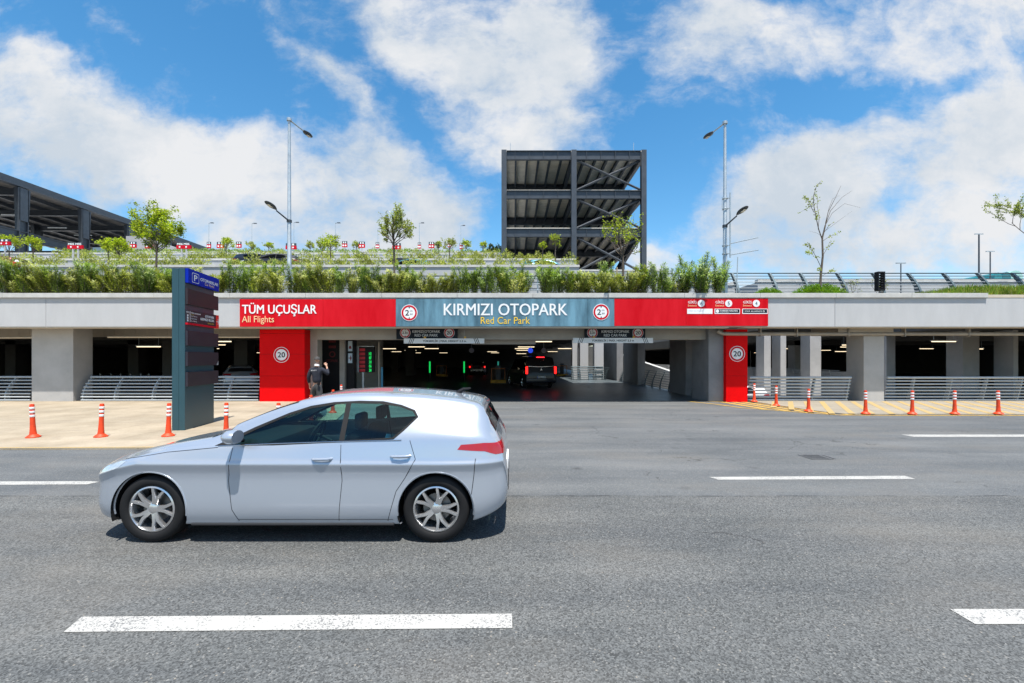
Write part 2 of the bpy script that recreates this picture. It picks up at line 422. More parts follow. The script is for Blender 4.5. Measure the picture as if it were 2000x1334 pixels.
PAVE = mat('beige_pavement', (.30, .245, .17), .85, var=.14, scale=.7, tint=(.35, .295, .22), bump=.3, bscale=40, fine=.07, fscale=25)
def add_joints(m, w, h, dark=.72):
    nt = m.node_tree; L = nt.links.new; b = nt.nodes['Principled BSDF']; src = b.inputs['Base Color'].links[0].from_socket
    g = _n(nt, 'ShaderNodeNewGeometry'); br = _n(nt, 'ShaderNodeTexBrick'); br.offset = 0.5
    br.inputs['Scale'].default_value = 1; br.inputs['Brick Width'].default_value = w; br.inputs['Row Height'].default_value = h; br.inputs['Mortar Size'].default_value = .012; br.inputs['Mortar Smooth'].default_value = .3
    br.inputs['Color1'].default_value = (.93, .93, .93, 1); br.inputs['Color2'].default_value = (1.05, 1.04, 1.03, 1); br.inputs['Mortar'].default_value = (dark, dark*.96, dark*.92, 1)
    L(g.outputs['Position'], br.inputs['Vector'])
    mx = _n(nt, 'ShaderNodeMix', data_type='RGBA', blend_type='MULTIPLY'); mx.inputs[0].default_value = 1; L(src, mx.inputs[6]); L(br.outputs['Color'], mx.inputs[7])
    n = _n(nt, 'ShaderNodeTexNoise'); n.inputs['Scale'].default_value = 1.1; n.inputs['Detail'].default_value = 8; n.inputs['Roughness'].default_value = .7; L(g.outputs['Position'], n.inputs['Vector'])
    r = _n(nt, 'ShaderNodeMapRange'); r.inputs['From Min'].default_value = .52; r.inputs['From Max'].default_value = .75; r.inputs['To Max'].default_value = .55; L(n.outputs[0], r.inputs[0])
    m2 = _n(nt, 'ShaderNodeMix', data_type='RGBA'); L(r.outputs[0], m2.inputs[0]); L(mx.outputs[2], m2.inputs[6]); m2.inputs[7].default_value = (.20, .165, .125, 1)
    L(m2.outputs[2], b.inputs['Base Color'])
add_joints(PAVE, 2.4, 1.2)
PAVE2 = mat('light_pavement', (.29, .255, .20), .85, var=.1, scale=.9, bump=.3, bscale=40, fine=.07, fscale=25)
add_joints(PAVE2, 1.2, .6)
def slab(name, pts, z, m, th=.3):
    n = len(pts)
    mb = MB(); mb.add([(x, y, z) for x, y in pts]+[(x, y, z-th) for x, y in pts], [tuple(range(n))]+[(i, (i+1) % n, n+(i+1) % n, n+i) for i in range(n)])
    return struct(name, mb, m)
lp = [(-60, 18.9), (-60, 8.55), (-9, 8.62), (-5.6, 8.72), (-5.0, 9.2), (-4.75, 10.2), (-4.85, 12.3), (-5.35, 14.4), (-6.1, 16.6), (-7.0, 18.05), (-7.0, 18.9)]
slab('pavement', lp, .03, PAVE)
cur = [G(1462, 784), G(1500, 790), G(1560, 799), G(1610, 806), G(1650, 809.5)]
rp_ = cur+[(12.2, 13.95), (60, 13.95), (60, 18.9), (9.1, 18.9), (9.1, 18.2)]
slab('pavement', rp_, .03, PAVE2)
def ribbon(pts, w, z):
    mb = MB(); n = len(pts); vs = []
    for i, p in enumerate(pts):
        a = Vector(pts[max(0, i-1)]); c = Vector(pts[min(n-1, i+1)]); d = (c-a).normalized(); q = Vector((-d.y, d.x))*w/2
        p = Vector(p); vs += [(p.x+q.x, p.y+q.y, z), (p.x-q.x, p.y-q.y, z)]
    mb.add(vs, [(2*i, 2*i+1, 2*i+3, 2*i+2) for i in range(n-1)])
    return mb
up(struct('kerb_marking', ribbon([(x, y+.05) for x, y in lp[1:4]], .07, .034), P_YEL, recalc=False))
ed = [G(1342, 784), G(1400, 790), G(1450, 797), G(1520, 802), G(1580, 807), G(1640, 811), (12.0, 13.8), (16, 13.8), (60, 13.82)]
up(struct('kerb_marking', ribbon(ed, .13, .008), P_YELA, recalc=False))
up(struct('kerb_marking', ribbon([G(1345, 783.6), (8.6, 18.0)], .11, .008), P_YELA, recalc=False))
# diagonal yellow bars on the painted triangle (asphalt) and on the light pavement
mb = MB()
def bar(mb, x0, y0, x1, y1, w, z):
    mb.add([(x0, y0, z), (x0+w, y0, z), (x1+w, y1, z), (x1, y1, z)], [(0, 1, 2, 3)])
def fronty(x):
    pts = ed
    for i in range(len(pts)-1):
        if pts[i][0] <= x <= pts[i+1][0]:
            t = (x-pts[i][0])/(pts[i+1][0]-pts[i][0]); return pts[i][1]+(pts[i+1][1]-pts[i][1])*t
    return pts[-1][1]
for px in (1402, 1424, 1444, 1464, 1485):
    a = G(px-3, 784.5); x1 = a[0]+.35; y1 = fronty(x1)+.05; bar(mb, a[0], a[1], x1, y1, .24, .008)
up(struct('road_marking', mb, P_YELA, recalc=False, label='yellow hatch bars beside the red pillar'))
mb = MB(); x = 10.4
while x < 30:
    y1 = 18.0; y0 = fronty(x-2.0)+.16; k = (18.0-y0)/3.9
    bar(mb, x-2.35*k, y0, x, y1, .2, .034); x += .62
up(struct('road_marking', mb, P_YEL, recalc=False, label='faded yellow hatch bars on the light pavement'))

# drain grate
gx, gy = G(1592, 893)
t = thing('drain_grate', 'small square iron drain grate in the asphalt of the far lane', 'drain', (gx, gy, .001))
mb = MB(); w = .19
for a in (-w, w-.03): mb.box(gx+a, gx+a+.03, gy-w, gy+w, .001, .008); mb.box(gx-w+.03, gx+w-.03, gy+a, gy+a+.03, .001, .008)
obj('frame', mb, mat('cast_iron', (.13, .13, .13), .6, metal=.4, var=.2), t)
mb = MB()
for i in range(9): mb.box(gx-w+.05+i*.047, gx-w+.072+i*.047, gy-w+.03, gy+w-.03, .001, .007)
obj('grille', mb, MATS['cast_iron'], t)

# small stains and grit on the road
# ================================================================== car park building
bld = thing('car_park_building', 'long low concrete car park with dark open bays and planted roof', 'building', (0, 18.1, 0))
YF, YP = 17.3, 18.1
ZB, ZT, ZC = 2.965, 4.075, 4.25
# fascia wall in cast lengths
mb = MB()
xs = [-34, -26.1, -17.9, -9.9, -2.3, 5.4, 12.4, 19.9, 27.5, 36]
for i in range(len(xs)-1): mb.bbox(xs[i]+.006, xs[i+1]-.006, YF, YF+.32, ZB, ZT-.002, .008)
obj('fascia', mb, C_FASC, bld)
mb = MB(); xx = -34.0
while xx < 18.2:
    x2 = min(xx+2.9, 18.2); mb.bbox(xx+.004, x2-.004, YF-.07, YF+.45, ZT, ZC, .008); xx = x2
obj('coping', mb, C_COPE, bld)
mb = MB(); mb.bbox(18.2, 36, YF-.01, YF+.4, ZT, ZT+.12, .008)
obj('coping', mb, C_BEIGE, bld)
mb = MB(); mb.box(-34, 8.35, YF+.03, YF+.5, ZB-.045, ZB-.001); mb.box(8.9, 36, YF+.03, YF+.5, ZB-.03, ZB-.001)
obj('soffit_trim', mb, C_BEIGE, bld)
mb = MB()
mb.box(-45, 8.8, YF+.33, 31, 3.15, 4.05); mb.box(-45, 4.6, 31.003, 85, 3.15, 4.05); mb.box(4.603, 8.8, 40.5, 85, 3.15, 4.05); mb.box(8.803, 45, YF+.33, 21.5, 3.15, 4.05); mb.box(20.5, 45, 21.503, 85, 3.15, 4.05)  # opening over the pale inner columns is added to let sunlight reach them
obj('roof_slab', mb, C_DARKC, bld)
mb = MB(); mb.box(-34, 36, YF+.52, YF+.78, 2.97, 3.149)
obj('soffit', mb, C_SOFF, bld)
# beam over the entrance
mb = MB(); mb.bbox(-8.05, 8.6, 18.5, 18.95, 2.52, 3.148, .02)
mb.box(-1.7, 1.0, 19.0, 19.8, 2.35, 3.148)
obj('beam', mb, C_SOFF, bld)
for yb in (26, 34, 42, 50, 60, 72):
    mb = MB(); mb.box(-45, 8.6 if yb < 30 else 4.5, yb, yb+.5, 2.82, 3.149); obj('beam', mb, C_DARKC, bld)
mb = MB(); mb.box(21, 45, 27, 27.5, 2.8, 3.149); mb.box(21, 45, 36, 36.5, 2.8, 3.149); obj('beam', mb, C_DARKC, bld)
# grooved panels above the openings, inside
mb = MB()
for i in range(46): mb.box(-30+i*.48, -30+i*.48+.472, 20.4, 20.46, 2.72, 3.148)
obj('ceiling_panel', mb, C_SOFF, bld)
# front pillars
def pillar(x0, x1, y0, y1, m=C_PIL, z1=3.149, cap=True):
    mb = MB(); mb.bbox(x0, x1, y0, y1, -.1, z1, .015)
    o = obj('pillar', mb, m, bld); return o
pillar(-19.3, -17.63, YP, 18.95); pillar(14.13, 14.95, YP, 19.05); pillar(-29, -27.4, YP, 18.95); pillar(24.2, 25.2, YP, 19.05)
mb = MB(); mb.bbox(13.0, 15.2, YP-.15, 19.6, 2.72, 3.146, .01); obj('pillar_cap', mb, C_SOFF, bld)
pillar(-8.31, -8.0, YP+.42, 19.0, C_SOFF)
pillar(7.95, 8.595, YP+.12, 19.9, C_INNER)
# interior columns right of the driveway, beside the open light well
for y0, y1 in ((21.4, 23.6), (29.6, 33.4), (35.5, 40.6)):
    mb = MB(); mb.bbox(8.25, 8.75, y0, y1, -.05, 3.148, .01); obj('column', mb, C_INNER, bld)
for p0, p1, y in ((1118, 1129, 38.2), (1133, 1149, 37.6), (1161, 1179, 37)):
    mb = MB(); mb.bbox(X(p0, y), X(p1, y), y, y+.8, -.05, 4.6, .01); obj('column', mb, C_FASC, bld)
for px, y in ((640, 30), (725, 36), (800, 46), (770, 60)):
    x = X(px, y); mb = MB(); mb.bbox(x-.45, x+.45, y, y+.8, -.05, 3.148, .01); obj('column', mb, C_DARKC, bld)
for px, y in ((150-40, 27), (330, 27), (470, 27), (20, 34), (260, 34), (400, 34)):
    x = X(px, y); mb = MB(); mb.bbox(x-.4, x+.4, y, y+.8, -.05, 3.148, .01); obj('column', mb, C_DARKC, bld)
# columns across the light well and in the right bays
for px, y, w in ((1499, 27, .2), (1530, 27, .17), (1593, 27, .33), (1740, 25, .25), (1897, 23, .42), (1984, 22, .12), (1562, 36, .4), (1700, 36, .5)):
    x = X(px, y); mb = MB(); mb.bbox(x-w, x+w, y, y+.9, -3.3, 3.148, .01); obj('column', mb, C_PIL, bld)
# taupe column and dark service walls by the left kerb
mb = MB(); mb.bbox(X(663, 19.8), X(673, 19.8), 19.8, 20.3, 0, 3.148, .01); obj('column', mb, C_SOFF, bld)
mb = MB(); mb.box(X(697, 24)-.2, X(745, 24), 24, 24.3, 0, 3.148); obj('inner_wall', mb, C_SOFF, bld)
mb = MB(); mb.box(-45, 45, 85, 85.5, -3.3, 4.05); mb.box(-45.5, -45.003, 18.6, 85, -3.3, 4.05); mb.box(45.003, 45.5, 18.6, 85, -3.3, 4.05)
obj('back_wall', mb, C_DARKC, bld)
FL = mat('garage_floor_coating', (.060, .075, .085), .42, var=.4, scale=.8, tint=(.085, .105, .115))
mb = MB(); mb.box(-45, 8.8, 18.603, 85, -3.3, .0); mb.box(8.803, 45, 18.603, 21.3, -3.3, .0); mb.box(21.2, 45, 27.9, 85, -3.3, .0)
struct('garage_floor', mb, FL)
up(struct('road_marking', flat([G(1133, 751), G(1139, 751), G(1158, 757.5), G(1151, 757.5)], .004), P_WHITE, recalc=False, label='short white line on the garage floor right of the van'))
# far side of the light well: upper walkway wall, ramp
mb = MB(); mb.box(20.6, 21.1, 21.51, 85, 3.155, 4.6); obj('well_parapet', mb, C_FASC, bld)
w2 = mat('well_wall', (.46, .46, .45), .85, var=.15, scale=1)
mb = MB(); mb.box(21.0, 21.19, 28.0, 85, -3.3, .9); obj('well_wall', mb, w2, bld)
mb = MB(); mb.add([(14, 62, -3.3), (14, 62, 2.6), (14, 30, -.3), (14, 30, -3.3), (14.4, 62, -3.3), (14.4, 62, 2.6), (14.4, 30, -.3), (14.4, 30, -3.3)],
       [(0, 1, 2, 3), (7, 6, 5, 4), (0, 4, 5, 1), (1, 5, 6, 2), (2, 6, 7, 3), (3, 7, 4, 0)])
obj('ramp_wall', mb, w2, bld)
# pipe under the right soffit
mb = MB(); yp = 17.98
mb.tube([(X(1402, yp), yp, 2.86), (X(1404, yp), yp, 2.80), (X(1412, yp), yp, 2.74), (X(1430, yp), yp, 2.73), (30, yp, 2.72)], .075, 10)
for px in (1484, 1555, 1655, 1765, 1890):
    mb.box(X(px, yp)-.02, X(px, yp)+.02, yp-.09, yp+.09, 2.62, 2.96)
obj('drain_pipe', mb, mat('pipe_grey', (.30, .28, .25), .5, metal=.3, var=.15), bld, smooth=True)
mb = MB(); mb.tube([(-16.5, 18.4, 2.62), (-8.5, 18.4, 2.62)], .035, 8); mb.tube([(-8.9, 18.3, 3.1), (-8.9, 18.3, 2.7)], .04, 8); mb.tube([(-28, 18.4, 2.55), (-19.4, 18.4, 2.6)], .035, 8)
obj('conduit', mb, C_BEIGE, bld, smooth=True)

# red clad pillars with their round speed signs
def ring_sign(parent, c, r, txt, Y, ring=C_SIGNRED, kind='20', face=C_WHITE):
    c = Vector(c)
    mb = MB(); solid_disc(mb, c+Vector((0, 0, 0)), r*1.0, (0, -1, 0), .012, 40); p = obj('round_sign', mb, face, parent)
    yo = c.y-.016
    mb = MB(); disc(mb, (c.x, yo, c.z), r*.93, UX, UZ, 40, r*.72); obj('ring', mb, C_SIGNRED, p)
    mb = MB()
    if kind == '20':
        put_text(mb, '20', (c.x-r*.47, yo, c.z-r*.33), UX, UZ, r*.94, r*.66, .02)
    elif kind == 'h':
        put_text(mb, '2', (c.x-r*.48, yo, c.z-r*.32), UX, UZ, r*.46, r*.66, .012)
        put_text(mb, 'm', (c.x+r*.08, yo, c.z+r*.12), UX, UZ, r*.3, r*.16, 0)
        put_text(mb, '30', (c.x+r*.08, yo, c.z-r*.27), UX, UZ, r*.34, r*.2, 0)
        for sgn in (1, -1):
            mb.add([(c.x-r*.1, yo, c.z+sgn*r*.68), (c.x+r*.1, yo, c.z+sgn*r*.68), (c.x, yo, c.z+sgn*r*.5)], [(0, 1, 2)])
    else:
        put_text(mb, '2.3', (c.x-r*.52, yo, c.z-r*.2), UX, UZ, r*.7, r*.42, .03)
        put_text(mb, 'm', (c.x+r*.24, yo, c.z-r*.2), UX, UZ, r*.28, r*.25, .02)
        for sgn in (1, -1):
            mb.add([(c.x-r*.14, yo, c.z+sgn*r*.8), (c.x+r*.14, yo, c.z+sgn*r*.8), (c.x, yo, c.z+sgn*r*.45)], [(0, 1, 2)])
    obj('lettering', mb, C_BLACK, p, recalc=False)
    return p
def red_pillar(px0, px1, Yf, label, px, py, depth):
    x0, x1 = X(px0, Yf), X(px1, Yf)
    t = thing('red_pillar', label, 'pillar', ((x0+x1)/2, Yf+depth/2, 0))
    mb = MB(); zs = [0, 1.05, 1.92, 2.75, 2.96]
    zs[-1] = 2.915
    for i in range(4): mb.bbox(x0, x1, Yf, Yf+depth, zs[i]+.004, zs[i+1]-.004, .006)
    obj('cladding', mb, C_REDP, t)
    mb = MB(); mb.box(x0+.02, x1-.02, Yf+.02, Yf+depth-.02, 0, 2.91); obj('core', mb, C_BLACK, t)
    c = S(px, py, Yf); ring_sign(t, (c.x, Yf-.002, c.z), .312, '20', Yf)
red_pillar(507, 595, 18.0, 'wide red clad pillar with a 20 sign left of the entrance', 550, 693, .5)
red_pillar(1418, 1460, 18.0, 'narrow red clad pillar with a 20 sign right of the entrance', 1439.5, 691, .45)

# ------------------------------------------------------------------ fascia signs
YS = YF-.05
def sign_panels(name, label, edges, py0, py1, m):
    x0, x1 = X(edges[0], YS), X(edges[-1], YS)
    t = thing(name, label, 'sign', ((x0+x1)/2, YF-.025, Z(py1, YS)))
    mb = MB()
    for a, c in zip(edges[:-1], edges[1:]):
        mb.bbox(X(a, YS)+.003, X(c, YS)-.003, YS, YF-.003, Z(py1, YS), Z(py0, YS), .004)
    obj('panel', mb, m, t)
    return t
YL = YS-.012
t = sign_panels('entrance_sign', 'long red board reading TÜM UÇUŞLAR All Flights above the red pillar', [468, 631, 773], 584, 638, C_RED)
mb = MB(); fx(mb, 'TÜM UÇUŞLAR', 473, 618, 591.5, 617.5, YL, .013); obj('lettering', mb, C_WHITE, t, recalc=False)
mb = MB(); fx(mb, 'All Flights', 472.5, 535, 617, 633.5, YL, .0); obj('lettering', mb, C_PEACH, t, recalc=False)
t = sign_panels('entrance_sign', 'blue grey board reading KIRMIZI OTOPARK Red Car Park over the entrance', [773, 828, 1148, 1200], 583.5, 637.5, C_BLUEG)
mb = MB(); fx(mb, 'KIRMIZI OTOPARK', 867, 1108, 593, 616, YL, .013); obj('lettering', mb, C_WHITE, t, recalc=False)
mb = MB(); fx(mb, 'Red Car Park', 939, 1035, 619, 632.5, YL, .0); obj('lettering', mb, C_YEL, t, recalc=False)
for px, py in ((799.5, 611), (1174, 609.5)):
    c = S(px, py, YS); ring_sign(t, (c.x, YS-.002, c.z), .315, '', YS, kind='h')
t = sign_panels('entrance_sign', 'long red board with gate numbers 6, 5 and 4 right of the entrance', [1200, 1340, 1500.5], 583, 636.5, C_RED)
C_INK = mat('sign_ink', (.02, .10, .14), .5, var=.1)
for k, (px, num) in enumerate(((1344, '6'), (1397.5, '5'), (1451.5, '4'))):
    mb = MB(); fx(mb, 'GİRİŞ', px, px+16.5, 586.3, 594, YL, .008); obj('lettering', mb, C_WHITE, t, recalc=False)
    mb = MB(); fx(mb, 'Entrance', px, px+16.5, 594.8, 598.6, YL, .0); obj('lettering', mb, C_PEACH, t, recalc=False)
    c = S(px+25.5, 592.6, YS); mb = MB(); solid_disc(mb, (c.x, YS-.001, c.z), .135, (0, -1, 0), .008, 28); d = obj('number_disc', mb, C_WHITE, t)
    mb = MB(); put_text(mb, num, (c.x-.04, YS-.013, c.z-.07), UX, UZ, .08, .14, .01); obj('lettering', mb, C_INK, d, recalc=False)
    a0, a1 = (px-2, px+47.5)
    mb = MB(); p0 = S(a0, 613, YS); p1 = S(a1, 603, YS); mb.box(p0.x, p1.x, YS-.008, YS-.001, p0.z, p1.z); pl = obj('name_plate', mb, C_WHITE, t)
    if k == 0:
        mb = MB(); put_text(mb, 'Other International', (p0.x+.06, YS-.012, p0.z+.1), UX, UZ, .55, .05, 0); obj('lettering', mb, mat('faded_print', (.55, .62, .66), .6, var=.05), pl, recalc=False)
    else:
        mb = MB(); mb.box(p0.x+.03, p1.x-.02, YS-.011, YS-.0085, p0.z+.035, p1.z-.02); obj('field', mb, C_NAVY, pl)
        mb = MB()
        if k == 1:
            disc(mb, (p0.x+.11, YS-.0125, (p0.z+p1.z)/2+.005), .062, UX, UZ, 20)
            put_text(mb, 'TURKISH AIRLINES', (p0.x+.2, YS-.0125, p0.z+.085), UX, UZ, .68, .062, .02)
            put_text(mb, 'International Flights', (p0.x+.2, YS-.0125, p0.z+.045), UX, UZ, .34, .03, 0)
        else:
            put_text(mb, 'STAR ALLIANCE', (p0.x+.09, YS-.0125, p0.z+.075), UX, UZ, .66, .05, .01)
            disc(mb, (p0.x+.82, YS-.0125, p0.z+.1), .035, UX, UZ, 14, .022)
        obj('lettering', mb, C_WHITE, pl, recalc=False)

# ------------------------------------------------------------------ hanging signs and height bars
YH = 18.35
def hanging(px0, px1, py0, py1, label, cx1, cx2, tx, Y=YH):
    x0, x1 = X(px0, Y), X(px1, Y); z0, z1 = Z(py1, Y), Z(py0, Y)
    t = thing('hanging_sign', label, 'sign', ((x0+x1)/2, Y+.05, z0))
    mb = MB(); mb.bbox(x0, x1, Y, Y+.09, z0, z1, .008); obj('panel', mb, C_NAVY, t)
    for cx, kd in ((cx1, 'm'), (cx2, '20')):
        c = S(cx, 650, Y); ring_sign(t, (c.x, Y-.002, c.z), .215, '', Y, kind=kd)
    mb = MB(); fx(mb, 'KIRMIZI OTOPARK', tx-27, tx+27, 645, 650, Y-.004, .015); fx(mb, 'RED CAR PARK', tx-22.5, tx+22.5, 652.3, 657.3, Y-.004, .015)
    obj('lettering', mb, mat('grey_white_print', (.85, .88, .9), .5, var=.03), t, recalc=False)
    mb = MB()
    for x in (x0+.3, x1-.3): mb.tube([(x, Y+.045, z1-.01), (x, Y+.045, 2.9)], .015, 6)
    obj('hanger', mb, C_STEEL, t)
hanging(774, 893.5, 640.5, 662.5, 'dark hanging sign with 2.3m and 20 circles over the left lane', 791.5, 877.5, 832.5)
hanging(1142, 1260.5, 640, 661.5, 'dark hanging sign with 2.3m and 20 circles over the right lane', 1157, 1246, 1202)
def hbar(px0, px1, py0, py1, label, t0, t1, Y=18.2):
    x0, x1 = X(px0, Y), X(px1, Y); z0, z1 = Z(py1, Y), Z(py0, Y)
    t = thing('height_bar', label, 'height bar', ((x0+x1)/2, Y, z0))
    mb = MB(); mb.bbox(x0, x1, Y-.04, Y+.04, z0, z1, .01); obj('bar', mb, mat('bar_grey', (.78, .78, .77), .5, var=.06), t)
    mb = MB(); fx(mb, 'YÜKSEKLİK | MAX. HEIGHT 2.3 m', t0, t1, py0+2, py0+8.2, Y-.044, .015)
    for s0, dr in ((px0+9, 1), (px1-17, -1)):
        for k in range(3):
            xa = X(s0+k*3.4, Y); sl = .08*dr
            mb.add([(xa, Y-.043, z0), (xa+.025, Y-.043, z0), (xa+.025+sl, Y-.043, z1), (xa+sl, Y-.043, z1)], [(0, 1, 2, 3)])
    obj('lettering', mb, C_BLACK, t, recalc=False)
    for f in (.25, .75):
        mb = MB(); mb.tube([(x0+(x1-x0)*f, Y, z1-.005), (x0+(x1-x0)*f, Y, 2.9)], .008, 5)
        obj('chain', mb, C_STEEL, t)
    for f in (.26, .76):
        mb = MB(); mb.lathe([(0.001, 0), (.05, 0), (.05, .03), (.03, .08), (.001, .09)], 12, Matrix.Translation((x0+(x1-x0)*f, Y, z1)))
        obj('warning_lamp', mb, C_YPAINT, t, smooth=True)
hbar(789, 946, 661, 671, 'pale height limit bar below the left hanging sign', 826, 910)
hbar(1119, 1275, 660, 670, 'pale height limit bar below the right hanging sign', 1156, 1238)
# ================================================================== ceiling tube lights
E_TUBE = mat('tube_glow', (1.0, .80, .52), .5, var=0, emit=1.15)
t0 = None
def make_tube():
    t = thing('tube_light', 'lit warm tube light hung under the car park ceiling', 'tube light', (0, 0, 0), local=True)
    mb = MB(); mb.box(-.62, .62, -.05, .05, .04, .08); mb.box(-.5, -.49, -.01, .01, .08, .5); mb.box(.49, .5, -.01, .01, .08, .5)
    obj('housing', mb, C_STEEL, t)
    mb = MB(); mb.tube([(-.6, 0, .01), (.6, 0, .01)], .02, 8); obj('tube', mb, E_TUBE, t, smooth=True)
    return t
tube0 = make_tube(); first = True
rowsn = {22.5: 'first', 28: 'second', 33: 'third', 39: 'fourth', 47: 'fifth', 56: 'sixth', 68: 'seventh'}
def bayname(px):
    if px < 62: return 'in the far left bay'
    if px < 345: return 'in the bay left of the teal column'
    if px < 507: return 'between teal column and red pillar'
    if px < 775: return 'at the left side of the entrance'
    if px < 960: return 'below the left hanging sign'
    if px < 1140: return 'in the middle of the entrance'
    if px < 1418: return 'at the right side of the entrance'
    if px < 1690: return 'right of the narrow red pillar'
    return 'in the far right bay'
rt = random.Random(3)
for y, rn in rowsn.items():
    xx = -26.0+rt.uniform(-.5, .5)
    while xx < 40:
        px = 1000+xx*F/y
        if -20 < px < 2020 and not (8.0 < xx < 21.4 and y > 21) and rt.random() < .5:
            z = 2.58-(.25 if rt.random() < .3 else 0)
            lb = 'lit tube light, %s row, %s' % (rn, bayname(px))
            if first: tube0.location = (xx, y, z); tube0['label'] = lb; tube0['group'] = 'ceiling tube lights, %s row, %s' % (rn, bayname(px)); first = False
            else:
                dup(tube0, (xx, y+rt.uniform(-.4, .4), z), label=lb, group='ceiling tube lights, %s row, %s' % (rn, bayname(px)))
        xx += 3.9+rt.uniform(-.3, .3)

# ================================================================== railings
def arc_prof(lean, h=.98, n=10, y0=0.0):
    return [(y0+lean*(k/n)**2*1.0, h*k/n) for k in range(n+1)]
def railing(x0, x1, Y, posts, lean, label, m=C_RAIL, h=.98, nrail=8, zb=0.0, pw=.10, group='curved railings', rr=.031, bulge=0.0):
    t = thing('railing', label, 'railing', ((x0+x1)/2, Y, zb), group=group)
    def yz(f): return Y+lean*(f**1.8)-bulge*math.sin(PI*min(1, f*1.0)), zb+h*f
    for i in range(nrail):
        f = .07+(.93)*i/(nrail-1); y, z = yz(f)
        r = rr*1.5 if i == nrail-1 else rr
        mb = MB(); mb.tube([(x0, y, z), (x1, y, z)], r, 8); obj('rail', mb, m, t, smooth=True)
    for px in posts:
        mb = MB(); n = 12; vs = []
        for k in range(n+1):
            f = k/n; y, z = yz(f); w = pw*(1.5-f*.9)
            y += .035
            for dy in (0, w+.05):
                for dx in (-.022, .022): vs.append((px+dx, y+dy, z))
        fs = []
        for k in range(n):
            a = k*4; c = a+4
            fs += [(a, a+1, c+1, c), (a+2, c+2, c+3, a+3), (a, c, c+2, a+2), (a+1, a+3, c+3, c+1)]
        fs += [(0, 2, 3, 1), (n*4, n*4+1, n*4+3, n*4+2)]
        mb.add(vs, fs); mb.box(px-.06, px+.06, yz(0)[0]-.02, yz(0)[0]+.16, zb, zb+.015)
        obj('post', mb, m, t)
    return t
Yr = 18.15
def pxs(l, y): return [X(p, y) for p in l]
railing(X(-60, Yr), X(60, Yr), Yr, pxs([8, -50], Yr), .42, 'grey curved railing in the bay at the left edge', bulge=.06)
railing(X(159, Yr), X(505, Yr), Yr, pxs([160, 222, 296, 370, 444], Yr), .42, 'grey curved railing between the left concrete pillar and the red pillar', bulge=.06)
railing(X(1461, Yr), X(1658, Yr), Yr+.1, pxs([1520, 1590, 1657], Yr), -.22, 'grey curved railing right of the narrow red pillar', bulge=.05)
railing(X(1728, Yr), X(2060, Yr), Yr+.1, pxs([1784, 1857, 1926, 1994], Yr), -.22, 'grey curved railing in the bay at the right edge', bulge=.05)
# railings beside the driveway inside, seen between the columns
def railing_y(X0, y0, y1, label, lean=-.3, n=4, m=C_RAILD, zb=0, group='dark railings beside the light well'):
    t = thing('railing', label, 'railing', (X0, (y0+y1)/2, zb), group=group)
    for i in range(8):
        f = .08+.92*i/7; mb = MB(); x = X0-lean*f**1.8
        mb.tube([(x, y0, zb+.98*f), (x, y1, zb+.98*f)], .02, 6); obj('rail', mb, m, t, smooth=True)
    for k in range(n):
        y = y0+(y1-y0)*(k+.5)/n; mb = MB(); pts = [(X0-lean*(f/6)**1.8+.03, y, zb+.98*f/6) for f in range(7)]
        mb.tube(pts, [.05-.004*f for f in range(7)], 6); obj('post', mb, m, t, smooth=True)
railing_y(8.45, 19.95, 21.35, 'dark curved railing just behind the narrow red pillar', n=2)
railing_y(8.45, 23.65, 29.5, 'dark curved railing between the first two inner columns', n=4)
railing_y(8.45, 33.5, 35.4, 'dark curved railing behind the second inner column', n=2)
railing_y(7.6, 36.6, 39.5, 'dark curved railing deep inside by the sunlit columns', n=3)
railing_y(21.0, 28.5, 44, 'pale railing across the light well', n=8, m=C_RAIL, lean=.3)
railing(X(1116, 36.6), X(1180, 36.6), 36.6, pxs([1120, 1134, 1150, 1165, 1178], 36.6), .4, 'curved railing before the three sunlit inner columns', m=C_RAILD, h=1.05)
# upper railing on the roof, right hand side
def upper(x0, x1, Y, posts, zb, h, label, nr=7):
    t = thing('railing', label, 'railing', ((x0+x1)/2, Y, zb), group='curved roof railings')
    def yz(f): return Y+.62*f**1.5, zb+h*f
    for i in range(nr):
        f = .12+.88*i/(nr-1); y, z = yz(f); mb = MB(); mb.tube([(x0, y, z), (x1, y, z)], .026 if i == nr-1 else .016, 8); obj('rail', mb, C_RAILD if i > 3 else C_RAIL, t, smooth=True)
    for px in posts:
        mb = MB(); n = 14; vs = []
        for k in range(n+1):
            f = k/n; y, z = yz(f); w = .10+.13*(1-f)
            if f > .3 and k % 2: w *= .8
            for dy in (-.05, w):
                for dx in (-.02, .02): vs.append((px+dx*2.2, y+dy, z))
        fs = []
        for k in range(n):
            a = k*4; c = a+4
            fs += [(a, a+1, c+1, c), (a+2, c+2, c+3, a+3), (a, c, c+2, a+2), (a+1, a+3, c+3, c+1)]
        fs += [(0, 2, 3, 1), (n*4, n*4+1, n*4+3, n*4+2)]
        mb.add(vs, fs); obj('post', mb, C_RAILD, t)
    return t
Yu = 19.6
upper(X(1432, Yu), X(2080, Yu), Yu, pxs([1443, 1519, 1581, 1655, 1727, 1798, 1869, 1938, 2008], Yu), 4.55, 1.02, 'dark curved roof railing above the right hand bays')
def straight_rail(x0, x1, Y, zb, h, label, n=5, m=C_STEEL, step=2.2, r=.022):
    t = thing('railing', label, 'railing', ((x0+x1)/2, Y, zb), group='straight roof railings')
    for i in range(n):
        mb = MB(); z = zb+h*(.2+.8*i/(n-1)); mb.tube([(x0, Y, z), (x1, Y, z)], r*(1.7 if i == n-1 else 1), 6); obj('rail', mb, m, t, smooth=True)
    x = x0+.1
    while x < x1:
        mb = MB(); mb.box(x-.025, x+.025, Y+.03, Y+.07, zb, zb+h*.99); obj('post', mb, m, t); x += step
    return t
